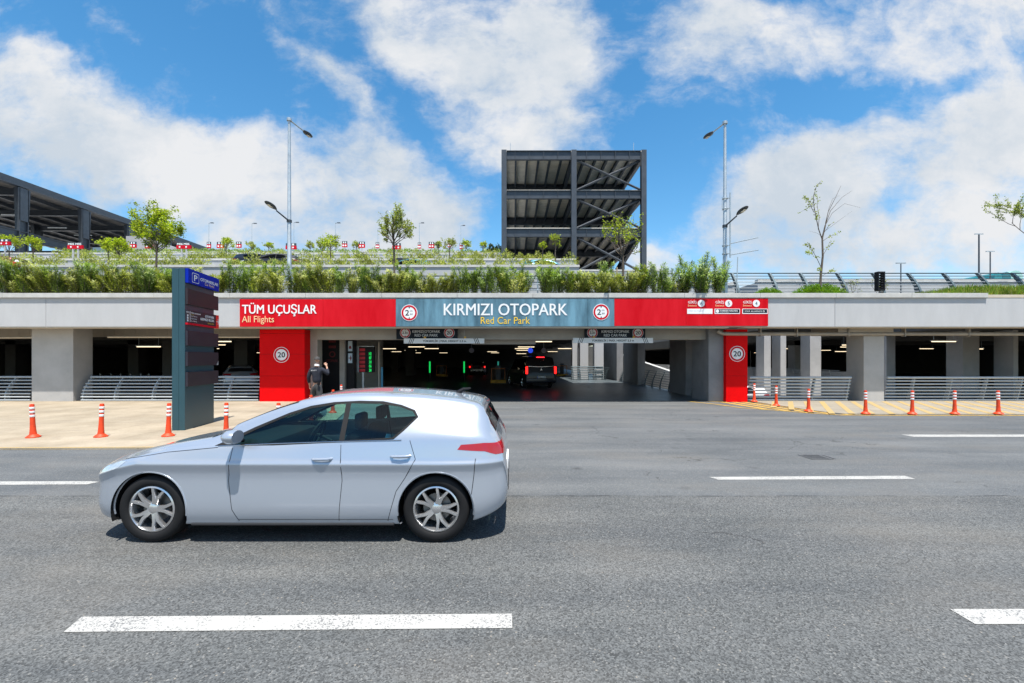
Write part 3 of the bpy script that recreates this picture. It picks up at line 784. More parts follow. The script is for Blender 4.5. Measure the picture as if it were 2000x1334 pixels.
straight_rail(X(-60, 21), X(1130, 21), 21, 4.1, 1.38, 'pale straight railing behind the long row of oleanders')
straight_rail(X(1135, 22), X(1432, 22), 22, 4.1, 1.8, 'pale railing on the roof below the steel frame', n=6)

# ================================================================== bollards
def bollard(x, y, label, first=[None], tilt=0):
    if first[0] is None:
        t = thing('bollard', label, 'bollard', (x, y, 0), local=True, group='orange delineator bollards')
        mb = MB(); mb.lathe([(.001, 0), (.125, 0), (.125, .018), (.10, .04), (.062, .07), (.052, .16), (.045, .30), (.042, .42), (.042, .70), (.036, .725), (.001, .73)], 20)
        obj('post', mb, C_ORANGE, t, smooth=True)
        for z in (.445, .53, .615):
            mb = MB(); mb.lathe([(.0435, z), (.0455, z+.003), (.0455, z+.047), (.0435, z+.05)], 20); obj('reflective_band', mb, C_REFL, t, smooth=True)
        first[0] = t; t['_f'] = 1
        return t
    return dup(first[0], (x, y, 0), label=label, group='orange delineator bollards')
pb = .03
def bz(px, py):
    return G(px, py)
for px, py, lb in ((65, 857, 'orange bollard with white bands nearest the left edge'),
                   (197, 856, 'orange bollard second from the left edge, before the concrete pillar'),
                   (328.5, 854.5, 'orange bollard standing left of the teal sign column'),
                   (441.5, 853, 'orange bollard right of the teal sign column'),
                   (543, 853, 'orange bollard half hidden behind the silver car bonnet'),
                   (608, 826, 'orange bollard seen through the front of the car window'),
                   (650, 808, 'orange bollard seen through the middle of the car window'),
                   (667, 790, 'orange bollard beside the left entrance kerb, behind the car roof'),
                   (1473, 786, 'orange bollard nearest the narrow red pillar'),
                   (1516, 794, 'orange bollard on the curve, second from the red pillar'),
                   (1579, 805, 'orange bollard at the point of the yellow hatching'),
                   (1690.5, 810, 'orange bollard in front of the right concrete pillar'),
                   (1781.5, 810.5, 'orange bollard just right of the concrete pillar'),
                   (1864.5, 810.5, 'orange bollard second from the right edge'),
                   (1950, 810.5, 'orange bollard nearest the right edge')):
    x, y = bz(px, py)
    o = bollard(x, y, lb); o.location.z = .031; o.rotation_euler = (rt.uniform(-.02, .02), rt.uniform(-.03, .03), rt.uniform(0, 3))
# grey-white small bollards deep in the left bay
cn = None
for i, px in enumerate((196, 217, 236, 255, 275, 291)):
    x = X(px, 30)
    if cn is None:
        cn = thing('bollard', 'slim dark bollard with pale top deep in the left bay', 'bollard', (x, 30, 0), local=True, group='slim bollards in the left bay')
        mb = MB(); mb.lathe([(.001, 0), (.05, 0), (.04, .8), (.001, .82)], 10); obj('post', mb, C_ANTH, cn, smooth=True)
        mb = MB(); mb.lathe([(.043, .62), (.045, .625), (.045, .72), (.043, .725)], 10); obj('reflective_band', mb, C_REFL, cn, smooth=True)
    else: dup(cn, (x, 30, 0))

# ================================================================== teal sign column (totem)
A = Vector((-7.82, 10.77, 0)); B = Vector((-8.04, 12.15, 0)); U = (B-A).normalized(); N = Vector((U.y, -U.x, 0)); L0 = (B-A).length
def T(u, n, z): p = A+U*u+N*n; return Vector((p.x, p.y, z))
tot = thing('sign_column', 'tall teal information column with blue car park header and blank panels', 'sign column', (-8.0, 11.4, .03))
def tb(mb, u0, u1, n0, n1, z0, z1):
    vs = [T(u, n, z) for u in (u0, u1) for n in (n0, n1) for z in (z0, z1)]
    mb.add(vs, [(0, 1, 3, 2), (4, 6, 7, 5), (0, 4, 5, 1), (2, 3, 7, 6), (0, 2, 6, 4), (1, 5, 7, 3)])
def zz(y): return 1.75+(700-y)*.012239
mb = MB(); tb(mb, 0, L0, -.13, 0, .03, zz(524)); tb(mb, 0.004, L0, -.28, -.137, .03, zz(524.5))
obj('body', mb, C_TEAL, tot)
mb = MB(); tb(mb, .02, L0-.02, -.138, -.129, .04, zz(526)); obj('groove', mb, C_BLACK, tot)
DK = mat('dark_panel', (.022, .017, .026), .5, var=.15, scale=2); DB = mat('plum_panel', (.026, .014, .018), .5, var=.15, scale=2)
PB = mat('parking_blue', (.002, .022, .36), .55, var=.05, spec=.12)
LU = L0+.13
def panel(y0, y1, m, u1=LU, n=.055):
    mb = MB(); tb(mb, .012, u1, .003, n, zz(y1), zz(y0)); return obj('panel', mb, m, tot)
hp = panel(523.5, 551.5, PB, n=.07)
panel(563, 593.5, DB); ip = panel(604.5, 629.8, DK, L0); panel(645.5, 674.6, DK); p4 = panel(687, 714.7, DK); panel(727, 755, DK)
mb = MB(); tb(mb, .012, L0, .003, .058, zz(633.6), zz(629.9)); obj('red_strip', mb, C_SIGNRED, tot)
mb = MB(); tb(mb, L0+.004, LU+.02, -.02, .058, zz(633.6), zz(604.5)); ap = obj('arrow_panel', mb, mat('arrow_red', (.75, .025, .015), .4, var=.04), tot)
def ttext(mb, body, u0, u1, z0, z1, n, bold=.02): put_text(mb, body, T(u0, n, z0), U, (0, 0, 1), u1-u0, z1-z0, bold)
# perspective helper: column of the photo -> distance along the panel
def uu(px, n=.07):
    k = (px-1000)/F; P0 = A+N*n
    return (k*P0.y-P0.x)/(U.x-k*U.y)
mb = MB(); z0, z1 = zz(544), zz(532)
ttext(mb, 'OTOPARKLAR', uu(391.5), uu(425.5), zz(540.6), zz(534.2)-.0, .0725, .03)
ttext(mb, 'P', uu(379), uu(385), zz(544.5), zz(533), .0725, .03)
# rounded frame round the P
u0, u1 = uu(375), uu(388.5); za, zb_ = zz(548.5), zz(529); fr = []
for (a, bb) in ((u0, u1), (u0+.012, u1-.012)):
    q = .0 if a == u0 else .012
    for cx_, cz_, s0 in ((bb-.04, zb_-q-.03, 0), (a+.04, zb_-q-.03, 90), (a+.04, za+q+.03, 180), (bb-.04, za+q+.03, 270)):
        for k in range(5):
            an = R(s0+k*22.5); fr.append(T(cx_+math.cos(an)*(.04), .0725, cz_+math.sin(an)*.03))
n = 20; mb.add(fr, [(i, (i+1) % n, n+(i+1) % n, n+i) for i in range(n)])
obj('lettering', mb, C_WHITE, hp, recalc=False)
mb = MB(); ttext(mb, 'Car Parks', uu(400), uu(418), zz(547), zz(541.8), .0725, 0); obj('lettering', mb, C_PEACH, hp, recalc=False)
mb = MB(); nn = .0575
ttext(mb, 'OTOPARK', uu(402), uu(419), zz(614), zz(609.2), nn, .03); ttext(mb, 'KIRMIZI BLOK', uu(393), uu(419), zz(621), zz(616), nn, .03)
ttext(mb, 'GİRİŞ', uu(365), uu(371), zz(611), zz(607.5), nn, .02); ttext(mb, 'TÜM UÇUŞLAR', uu(374), uu(393), zz(611.6), zz(608), nn, .02)
tb(mb, uu(372.2), uu(372.8), nn-.001, nn, zz(628), zz(606.5))
for q, yy in enumerate((615.5, 620.5, 625.5)):
    disc(mb, T(uu(368), nn, zz(yy)), .028, U, UZ, 14)
    ttext(mb, ('International', 'Domestic', 'Star Alliance')[q], uu(374), uu(386), zz(yy+1.3), zz(yy-1), nn, 0)
obj('lettering', mb, C_WHITE, ip, recalc=False)
mb = MB(); ttext(mb, 'Red Car Park', uu(407), uu(419), zz(627), zz(624), nn, 0); ttext(mb, 'All Flights', uu(374), uu(380), zz(614.2), zz(612.2), nn, 0); obj('lettering', mb, C_YEL, ip, recalc=False)
mb = MB(); c0 = (L0+LU)/2+.01; zc = zz(619); nq = .0605
def seg2(a, bb, w):
    a = Vector(a); bb = Vector(bb); d = (bb-a).normalized(); p = Vector((-d.y, d.x))*w/2
    mb.add([T(q.x, nq, q.y) for q in (a+p, bb+p, bb-p, a-p)], [(0, 1, 2, 3)])
seg2((c0-.06, zc), (c0+.06, zc), .018); seg2((c0+.01, zc+.075), (c0+.065, zc), .018); seg2((c0+.01, zc-.075), (c0+.065, zc), .018)
obj('arrow', mb, C_WHITE, ap, recalc=False)
mb = MB(); mb.add([T(LU-.005, .0575, zz(714.5)), T(LU-.12, .0575, zz(714.5)), T(LU-.005, .0575, zz(705))], [(0, 1, 2)]); obj('torn_corner', mb, C_STEEL, p4, recalc=False)

# ================================================================== things at the left of the entrance
t = thing('service_totem', 'tall black display column with faint red writing behind the walking man', 'display column', (X(650, 20), 20.1, 0))
mb = MB(); mb.bbox(X(628, 20), X(664, 20), 20, 20.35, 0, 2.95, .01); obj('body', mb, C_BLACK, t)
dr = mat('faint_red', (.11, .006, .008), .5, var=.1)
mb = MB(); y_ = 19.995
for a0, a1, b0, b1 in ((642, 656, 664, 669), (642, 656, 675, 680)): p = S(a0, b1, y_); q = S(a1, b0, y_); mb.box(p.x, q.x, y_-.004, y_, p.z, q.z)
c = S(649, 692, y_); disc(mb, (c.x, y_-.002, c.z), .14, UX, UZ, 24, .09); fx(mb, 'OTOPARK', 637, 660, 702, 707, y_-.002, .02)
obj('lettering', mb, dr, t, recalc=False)
t = thing('pictogram_column', 'black column with two small white pictogram plates', 'sign column', (X(687, 20), 20, 0))
mb = MB(); mb.bbox(X(674, 20), X(692, 20), 20, 20.3, 0, 2.95, .01); obj('body', mb, C_BLACK, t)
for (b0, b1, ch) in ((666, 686, 'car'), (690, 709, 'plane')):
    p = S(680, b1, 19.98); q = S(688, b0, 19.98); mb = MB(); mb.box(p.x, q.x, 19.975, 19.995, p.z, q.z)
    pl = obj('plate', mb, mat('plate_blue_white', (.5, .62, .72), .4, var=.04), t)
    mb = MB(); cx, cz = (p.x+q.x)/2, (p.z+q.z)/2
    if ch == 'car':
        mb.box(cx-.06, cx+.06, 19.97, 19.974, cz-.12, cz-.04); mb.box(cx-.045, cx+.045, 19.97, 19.974, cz-.04, cz+.01)
    else:
        mb.box(cx-.07, cx+.07, 19.97, 19.974, cz-.015, cz+.02); mb.add([(cx+.02, 19.972, cz+.14), (cx+.06, 19.972, cz), (cx+.02, 19.972, cz-.14), (cx-.01, 19.972, cz)], [(0, 1, 2, 3)])
    obj('pictogram', mb, mat('dark_red_print', (.18, .02, .03), .5, var=0), pl)
t = thing('vacancy_board', 'free spaces board with red and green lit rows on a post', 'display board', (X(716, 20.5), 20.5, 0))
yb_ = 20.4
p = S(696, 727, yb_); q = S(731, 676, yb_)
mb = MB(); mb.bbox(p.x, q.x, yb_, yb_+.12, p.z, q.z, .01); obj('case', mb, C_BLACK, t)
mb = MB(); mb.box(p.x-.01, p.x+.12, yb_-.012, yb_-.001, p.z, q.z); mb.box(p.x+.13, q.x, yb_-.012, yb_-.001, q.z-.03, q.z); obj('frame', mb, C_STEEL, t)
EG = mat('led_green', (.01, .8, .13), .5, var=0, emit=.42); ER = mat('led_red', (.42, .02, .03), .6, var=0, emit=.05)
mg = MB(); mr = MB()
for k in range(6):
    yy = 681+k*8; a = S(702, yy+5, yb_); c = S(713, yy-.5, yb_); mr.box(a.x, c.x, yb_-.008, yb_-.002, a.z, c.z)
    if k > 0: a = S(721, yy+5, yb_); c = S(725.5, yy-1, yb_); put_text(mg, ('142', '087', '310', '056', '204')[k-1], (a.x, yb_-.01, a.z), UX, UZ, c.x-a.x, c.z-a.z, .02)
obj('red_rows', mr, ER, t); obj('digits', mg, EG, t, recalc=False)
mb = MB(); mb.box(X(709.5, 20.5)-.03, X(709.5, 20.5)+.04, 20.45, 20.52, 0, p.z); obj('post', mb, C_STEEL, t)
tag(obj('standpipe', MB().tube([(X(740, 20.5), 20.5, 0), (X(740, 20.5), 20.5, 2.5)], .03, 8), C_BEIGE, smooth=True), 'thin pale pipe standing right of the free spaces board', 'pipe')
tag(obj('marker_post', MB().box(X(744, 20.6), X(747.5, 20.6), 20.6, 20.66, 0, 1.35), mat('marker_blue', (.05, .30, .48), .4, var=.05)), 'narrow blue marker post left of the driveway', 'marker post')
for px, lb in ((839.5, 'glowing green light bar at the left entry lane'), (906.5, 'glowing green light bar beside the far grey car'), (973, 'dim teal light bar at the barrier left of the van')):
    y_ = 34; t = thing('lane_light', lb, 'light bar', (X(px, y_), y_, 0), group='green lane lights')
    h0, h1 = Z(728, y_), Z(706, y_)
    tall = px < 960
    mb = MB(); mb.box(X(px, y_)-.05, X(px, y_)+.05, y_+.02, y_+.12, 0, h1+.05); obj('post', mb, C_BLACK, t)
    mb = MB(); mb.tube([(X(px, y_), y_, h0), (X(px, y_), y_, h1)], .055, 8); obj('tube', mb, EG if tall else mat('led_teal', (.05, .5, .4), .5, var=0, emit=.2), t, smooth=True)
# barrier machines
for px, y_, lb in ((973, 32, 'orange and yellow ticket machine left of the black van'), (1098, 44, 'orange barrier frame deep inside right of the van'), (862, 44, 'dark orange ticket machine deep in the left lane')):
    x = X(px, y_); t = thing('ticket_machine', lb, 'ticket machine', (x, y_, 0), group='ticket machines')
    o1 = mat('machine_orange', (.5, .17, .03), .5, var=.15)
    mb = MB(); mb.bbox(x-.55, x+.55, y_, y_+.5, 0, .22, .03); obj('island', mb, C_YPAINT, t)
    mb = MB(); mb.box(x-.5, x-.44, y_+.1, y_+.16, .221, 1.05); mb.box(x+.44, x+.5, y_+.1, y_+.16, .221, 1.05); mb.box(x-.439, x+.439, y_+.1, y_+.16, .99, 1.05); obj('guard', mb, o1, t)
    mb = MB(); mb.bbox(x-.18, x+.18, y_+.18, y_+.45, .221, 1.25, .03); obj('cabinet', mb, C_ANTH, t)
# traffic cone
def cone(x, y, z, s, label):
    t = thing('traffic_cone', label, 'traffic cone', (x, y, z))
    mb = MB(); mb.bbox(x-.19*s, x+.19*s, y-.19*s, y+.19*s, z, z+.035*s, .01); obj('base', mb, C_RUB, t)
    mb = MB(); mb.lathe([(.15*s, .035*s), (.03*s, .75*s), (.001, .75*s)], 20, Matrix.Translation((x, y, z))); obj('body', mb, C_ORANGE, t, smooth=True)
    for a in (.3, .5):
        r0 = .15-(.12*(a-.035)/.715); r1 = .15-(.12*(a+.07-.035)/.715)
        mb = MB(); mb.lathe([(r0*s+.003, a*s), (r1*s+.003, (a+.07)*s)], 20, Matrix.Translation((x, y, z))); obj('reflective_band', mb, C_REFL, t, smooth=True)
x, y = G(1125, 736); cone(x, y, .0, 1.15, 'orange traffic cone on the driveway right of the van')
t = thing('traffic_island', 'low pale kerb island beside the cone', 'traffic island', (x, y+4, 0))
mb = MB(); mb.bbox(x-.9, x+.3, y+.5, y+14, 0, .14, .03); obj('kerb', mb, C_PIL, t)
for px, lb in ((1036, 'round blue lit sign hung above the van'), (1062, 'round pale sign hung right of the blue one'), (921, 'pale round sign hung over the left lane')):
    c = S(px, 684.5, 30); t = thing('overhead_sign', lb, 'sign', (c.x, c.y, c.z-.2))
    mb = MB(); solid_disc(mb, c, .17, (0, -1, 0), .03, 24)
    obj('disc', mb, mat('lit_blue', (.03, .08, .8), .4, var=0, emit=.5) if px == 1036 else mat('dim_white', (.5, .5, .6), .4, var=0), t)
    mb = MB(); mb.tube([(c.x, 30.02, c.z+.17), (c.x, 30.02, 3.1)], .015, 5); obj('hanger', mb, C_STEEL, t)

# ================================================================== lamp posts
def led_head(t, c, d, tilt):
    # flat oval street light head; c = arm end, d = horizontal direction
    d = Vector(d).normalized(); s = Vector((-d.y, d.x, 0)); dn = Vector((d.x, d.y, tilt)).normalized(); upv = s.cross(dn)*-1
    if upv.z < 0: upv = -upv
    mb = MB(); ring = []
    n = 20; prof = [(0, .3), (.03, .75), (.055, 1.0), (.085, .9), (.10, .55)]
    vs = []
    for h, k in prof:
        for j in range(n):
            a = 2*PI*j/n; e = math.cos(a); wd = .15*(1 if e > 0 else 1-.45*abs(e)**2)
            vs.append(Vector(c)+dn*(.34+.34*e*k)+s*(math.sin(a)*wd*k)+upv*(h-.03))
    fs = [((i*n+j), (i*n+(j+1) % n), ((i+1)*n+(j+1) % n), ((i+1)*n+j)) for i in range(len(prof)-1) for j in range(n)]
    fs += [tuple(range(n-1, -1, -1)), tuple((len(prof)-1)*n+j for j in range(n))]
    mb.add(vs, fs); h = obj('lamp_head', mb, C_ANTH, t, smooth=True)
    mb = MB(); q = Vector(c)+dn*.42-upv*.034
    mb.add([q+dn*a+s*b2 for a, b2 in ((-.12, -.06), (.12, -.06), (.12, .06), (-.12, .06))]+[q+dn*a+s*b2-upv*.006 for a, b2 in ((-.12, -.06), (.12, -.06), (.12, .06), (-.12, .06))],
           [(0, 3, 2, 1), (4, 5, 6, 7), (0, 1, 5, 4), (1, 2, 6, 5), (2, 3, 7, 6), (3, 0, 4, 7)])
    obj('lens', mb, mat('lamp_lens', (.75, .7, .6), .2, var=.05), h)
def lamp(px, ptop, Y, arms, label, r=.085, zb=4.1):
    x = X(px, Y); zt = Z(ptop, Y)
    t = thing('street_lamp', label, 'street lamp', (x, Y, zb))
    mb = MB(); mb.lathe([(.18, zb), (.18, zb+.02), (r*1.25, zb+.03), (r*1.15, zb+1.6), (r, zb+1.63), (r*.62, zt), (.001, zt+.01)], 16, Matrix.Translation((x, Y, 0)))
    obj('pole', mb, C_STEEL, t, smooth=True)
    for (zz_, e, til) in arms:
        a = Vector((x, Y, zz_)); e = Vector(e)
        mb = MB(); mb.tube([a, a+e*.5, a+e], [.035, .03, .028], 8)
        mb.lathe([(r*1.05, -.06), (r*1.2, -.05), (r*1.2, .05), (r*1.05, .06)], 14, Matrix.Translation(a))
        obj('arm', mb, C_ANTH if til > 0 else C_STEEL, t, smooth=True)
        led_head(t, a+e, (e.x, e.y, 0), til)
    return t, x, Y
Yl = 19.0
lamp(565, 231, Yl, [(Z(234, Yl), (.12, 1.0, .05), -.02), (Z(432, Yl), (-.12, -.8, .18), .22)], 'tall grey lamp post with two heads left of the centre')
t, x, Y = lamp(1416, 237, Yl, [(Z(240, Yl), (-.15, .75, .0), -.02), (Z(442, Yl), (.12, -.75, .2), .25)], 'tall grey lamp post with empty banner frame on the right')
mb = MB(); xb = x+.17
mb.tube([(xb, Y-.1, Z(504, Y)), (xb, Y-.1, Z(378, Y))], .03, 8)
for py in (388, 408, 480, 496): mb.tube([(x, Y, Z(py, Y)), (xb, Y-.1, Z(py, Y))], .02, 6); mb.lathe([(.1, -.03), (.115, -.02), (.115, .02), (.1, .03)], 12, Matrix.Translation((x, Y, Z(py, Y))))
mb.tube([(xb, Y-.1, Z(477, Y)), (xb+1.05, Y-.35, Z(468, Y))], .02, 6); mb.tube([(xb, Y-.1, Z(499, Y)), (xb+1.05, Y-.35, Z(492, Y))], .02, 6)
mb.tube([(x-.14, Y-.05, Z(412, Y)), (x-.14, Y-.05, Z(385, Y))], .012, 5)
obj('banner_frame', mb, C_STEEL, t, smooth=True)
tag(obj('stay_rod', MB().tube([(X(1438, 18.6), 18.6, 4.2), (X(1441, 18.6), 18.6, Z(502, 18.6))], .02, 6), C_STEEL, smooth=True), 'thin leaning rod right of the lamp post with the banner frame', 'rod')
# far plain masts at right and thin lamps on the upper terraces
for px, py, Y_, rr, lb in ((1912, 458, 30, .07, 'tall dark mast beyond the right roof railing'), (1934, 492, 30, .055, 'shorter dark mast right of the tall one'), (1759.5, 515, 26, .045, 'short mast with T top beyond the roof railing')):
    x = X(px, Y_); z = Z(py, Y_); t = thing('mast', lb, 'mast', (x, Y_, 4.1))
    mb = MB(); mb.tube([(x, Y_, 4.1), (x, Y_, z)], [rr*.8, rr*.6], 8); obj('pole', mb, C_ANTH, t, smooth=True)
    mb = MB(); mb.box(x-.28, x+.28, Y_-.03, Y_+.03, z, z+.06); obj('cross_bar', mb, C_STEEL, t)
lf = None
for i, (px, py, Y_) in enumerate(((408, 436, 70), (492, 437, 70), (574, 435, 66), (655, 436, 66), (738, 447, 72), (819, 436, 68), (900, 441, 74))):
    lb = 'thin far lamp post on the upper terraces, %s' % ('first from the left', 'second from the left', 'just right of the tall lamp post', 'left of the centre tree', 'behind the centre tree', 'right of the centre tree', 'nearest the steel frame')[i]
    x = X(px, Y_); z = Z(py, Y_)
    t = thing('street_lamp', lb, 'street lamp', (x, Y_, 13), group='far thin lamp posts')
    mb = MB(); mb.tube([(x, Y_, 13), (x, Y_, z)], [.06, .035], 6); obj('pole', mb, C_STEEL, t, smooth=True)
    mb = MB(); mb.tube([(x, Y_, z), (x+.4, Y_, z+.05)], .03, 5); mb.box(x+.3, x+.72, Y_-.12, Y_+.12, z, z+.10); obj('lamp_head', mb, C_ANTH, t)
# black litter bin like box on the roof edge
x = X(1718, 18.3); t = thing('rooftop_box', 'narrow black slotted box on the roof edge before the railing', 'box', (x, 18.3, 4.2))
z0, z1 = Z(568, 18.3), Z(531, 18.3)
mb = MB()
for a in (-.14, .10): mb.bbox(x+a, x+a+.05, 18.2, 18.4, z0, z1, .006)
mb.bbox(x-.089, x+.099, 18.2, 18.4, z1-.07, z1-.002, .005); mb.bbox(x-.089, x+.099, 18.2, 18.4, z0, z0+.07, .005)
obj('frame', mb, C_BLACK, t)
mb = MB()
for k in range(6): mb.bbox(x+.0, x+.098, 18.22, 18.38, z0+.1+k*.1, z0+.15+k*.1, .004)
obj('slats', mb, C_BLACK, t)
# ================================================================== vegetation
def leaf(mb, p, d, n, L, w, fold=.2):
    """One narrow leaf: base p, direction d, normal n."""
    s = d.cross(n)
    if s.length < 1e-5: s = d.orthogonal()
    s.normalize(); m = p+d*(L*.45)
    mb.add([p, m+s*w-n*(w*fold), p+d*L, m-s*w-n*(w*fold)], [(0, 1, 2), (0, 2, 3)])
def rv(rd): 
    while True:
        v = Vector((rd.uniform(-1, 1), rd.uniform(-1, 1), rd.uniform(-1, 1)))
        if .01 < v.length < 1: return v.normalized()

def oleander(seed, H, Wd, nst, lm, label):
    rd = random.Random(seed)
    t = thing('oleander_shrub', label, 'shrub', (0, 0, 0), local=True, group='oleander shrubs along the planter')
    ml = MB(); ms = MB()
    for i in range(nst):
        a = rd.uniform(0, 2*PI); r0 = rd.uniform(0, .12); h = H*rd.uniform(.5, 1.05); sp = Wd*rd.uniform(.15, 1.25)
        base = Vector((math.cos(a)*r0, math.sin(a)*r0*.8, 0)); tip = Vector((math.cos(a)*sp, math.sin(a)*sp*.8, h))
        ctrl = base.lerp(tip, .5)+Vector((0, 0, h*.18)); pts = []
        for k in range(7):
            q = k/6; pts.append(base*(1-q)**2+ctrl*2*q*(1-q)+tip*q*q)
        ms.tube(pts, [.011-.0012*k for k in range(7)], 4, cap=False)
        nl = int(30*h/H)+8
        for k in range(nl):
            q = .15+.85*(k/nl)**.8; seg = min(5, int(q*6)); p = pts[seg].lerp(pts[seg+1], q*6-seg); ax = (pts[seg+1]-pts[seg]).normalized()
            for w3 in range(3):
                an = w3*2.094+k*1.1+rd.uniform(-.3, .3); o = ax.orthogonal().normalized(); side = (Matrix.Rotation(an, 3, ax) @ o)
                d = (side*rd.uniform(.8, 1.2)+ax*rd.uniform(.1, .9)+rv(rd)*.15).normalized()
                leaf(ml, p, d, (ax-d*ax.dot(d)).normalized(), rd.uniform(.10, .17), rd.uniform(.011, .017))
    obj('foliage', ml, lm, t, recalc=False); obj('stems', ms, C_TREEB, t, recalc=False)
    return t
PLZ = 4.13
# planter soil on the roof edge
mb = MB(); mb.box(-34, 36, YF+.46, 19.8, 4.052, PLZ); struct('planter_soil', mb, C_SOIL)
variants = [oleander(11, 1.22, .46, 19, L_OLE, ''), oleander(12, 1.1, .52, 21, L_OLE2, ''), oleander(13, 1.36, .42, 17, L_OLE, ''),
            oleander(14, .92, .54, 19, L_OLE2, ''), oleander(15, 1.15, .40, 13, L_OLE, ''), oleander(16, 1.5, .5, 24, L_OLE, '')]
looks = ['mid green oleander', 'broad yellowish oleander', 'tall green oleander', 'low yellowish oleander', 'thin open oleander', 'tallest bushy oleander']
rd = random.Random(5)
def where(px):
    for a, s in ((30, 'at the left edge'), (100, 'above the left end of the wall'), (170, 'above the left concrete pillar'), (250, 'above the railing bay'), (335, 'left of the teal sign column'),
                 (440, 'behind the teal sign column'), (500, 'above the letters TÜM'), (560, 'above the letters UÇU'), (620, 'above the letters LAR'), (700, 'above the blank red panel'),
                 (770, 'left of the planter tree'), (830, 'above the left height circle'), (900, 'above the letters KIR'), (960, 'above the letters MIZI'), (1030, 'above the letters OTO'),
                 (1100, 'above the letters PARK'), (1170, 'left of the right height circle'), (1230, 'below the yellowish sparse tree'), (1300, 'above the plain red board'), (1360, 'above gate number 6'), (1440, 'beside the right lamp post')):
        if px < a: return s
    return ''
used = set(); seen_lab = {}
x = X(-25, 18)
while x < X(1412, 18):
    px = 1000+x*F/18
    # heights follow the picture: lower around the planter tree, tall group by the right lamp
    if 1335 < px < 1412: k = 5
    elif 770 < px < 820 or 1000 < px < 1030: k = rd.choice([3, 4])
    elif 1050 < px < 1120: k = rd.choice([0, 4])
    elif px < 340: k = rd.choice([0, 1, 1, 0, 2])
    else: k = rd.choice([0, 1, 2, 3, 4, 1])
    y = 17.98+rd.uniform(-.12, .25)
    lb = looks[k]+' shrub '+where(px)
    seen_lab[lb] = seen_lab.get(lb, 0)+1
    if seen_lab[lb] == 2: lb = 'right hand '+lb
    elif seen_lab[lb] == 3: lb = 'third '+lb
    s = rd.uniform(.95, 1.22)
    if k not in used:
        o = variants[k]; used.add(k); o.location = (x, y, PLZ-.03); o.rotation_euler = (0, 0, rd.uniform(0, 6)); o.scale = (s, s, s); o['label'] = lb
    else: o = dup(variants[k], (x, y, PLZ-.03), rd.uniform(0, 6), label=lb, scale=s)
    if rd.random() < .22 and px > 150:      # some lean out over the coping
        o.rotation_euler = (R(rd.uniform(8, 17)), 0, 0); o.location.y -= .18
    x += rd.uniform(.31, .48) if not (1012 < px < 1030) else .8
for k, o in enumerate(variants):
    if k not in used:
        for ch in list(o.children): bpy.data.objects.remove(ch)
        bpy.data.objects.remove(o)

def tree(name, label, seed, x, y, zb, H, trunk_h, cr, ch, nleaf, lm, r0=.05, lean=0, leafL=.07, nb=9, spread=1.0, group=None, cat='tree', flat=0.0, cluster=.16):
    """Tapered trunk, limbs that fork twice, leaves clustered round the twigs."""
    rd = random.Random(seed)
    t = thing(name, label, cat, (x, y, zb), local=True, group=group)
    mt = MB(); top = Vector((lean*H, 0, trunk_h)); pts = [Vector((0, 0, 0)), Vector((lean*H*.3+rd.uniform(-.03, .03), 0, trunk_h*.4)), top]
    mt.tube([Vector((0, 0, -.03))]+pts[1:], [r0*1.25, r0, r0*.8], 8)
    twigs = []
    def branch(p, d, L, r, lv):
        n = 4; q = p.copy(); pp = [q.copy()]; dd = d.copy()
        for k in range(n):
            dd = (dd+rv(rd)*.22+Vector((0, 0, .10-flat*.1))).normalized(); q = q+dd*L/n
            hy = math.hypot(q.x-top.x, q.y)
            if hy > cr*.95: q.x = top.x+(q.x-top.x)*cr*.95/hy; q.y *= cr*.95/hy; dd = (dd+Vector((0, 0, .8))).normalized()
            if q.z > H*.98: q.z = H*.98; dd.z = -.1
            pp.append(q.copy())
        mt.tube(pp, [r*(1-.6*k/n) for k in range(n+1)], 5, cap=False)
        if lv >= 2 or L < .12: twigs.append(pp); return
        if lv == 1: twigs.append(pp[2:])
        m = rd.choice([3, 4]) if lv == 0 else rd.choice([2, 3])
        for j in range(m):
            f = rd.uniform(.35, 1); idx = min(n-1, int(f*n)); b0 = pp[idx].lerp(pp[idx+1], f*n-idx)
            side = rv(rd); side = (side-dd*side.dot(dd)).normalized()
            branch(b0, (dd+side*rd.uniform(.5, 1.0)*spread).normalized(), L*rd.uniform(.5, .75), r*.5, lv+1)
    for i in range(nb):
        a = i*2.4+rd.uniform(-.3, .3); f = i/nb
        st = Vector((top.x*(.75+.25*f), 0, trunk_h*(.86+.14*f))) if trunk_h > 0 else Vector((0, 0, .1))
        el = R(20+58*f)*(1-flat*.6)
        d = Vector((math.cos(a)*math.cos(el), math.sin(a)*math.cos(el), math.sin(el)))
        L = (cr*math.cos(el)+ch*math.sin(el))*rd.uniform(.48, .62)
        branch(st, d, L, r0*.5, 0)
    # leader
    branch(top, Vector((lean, 0, 1)).normalized(), ch*.62, r0*.6, 0)
    ml = MB()
    for i in range(nleaf):
        tw = rd.choice(twigs); k = rd.randrange(len(tw)-1); p = tw[k].lerp(tw[k+1], rd.random())+rv(rd)*cluster*rd.random()
        d = rv(rd); d.z = abs(d.z)*.6-.1; d.normalize(); n = rv(rd); n = (n-d*n.dot(d)).normalized()
        leaf(ml, p, d, n, leafL*rd.uniform(.6, 1.3), leafL*rd.uniform(.22, .4))
    obj('trunk', mt, C_TREEB, t, recalc=False, smooth=True); obj('crown', ml, lm, t, recalc=False)
    return t
def ptree(px, pbase, ptop, Y, wpx, cb, seed, label, nleaf, lm, **k):
    """px column, base row, top row, depth, crown width, crown bottom row."""
    x = X(px, Y); zb = Z(pbase, Y); H = Z(ptop, Y)-zb; th = Z(cb, Y)-zb; cr = wpx*Y/F/2
    return tree('young_tree', label, seed, x, Y, zb, H, th, cr, H-th, nleaf, lm, **k)
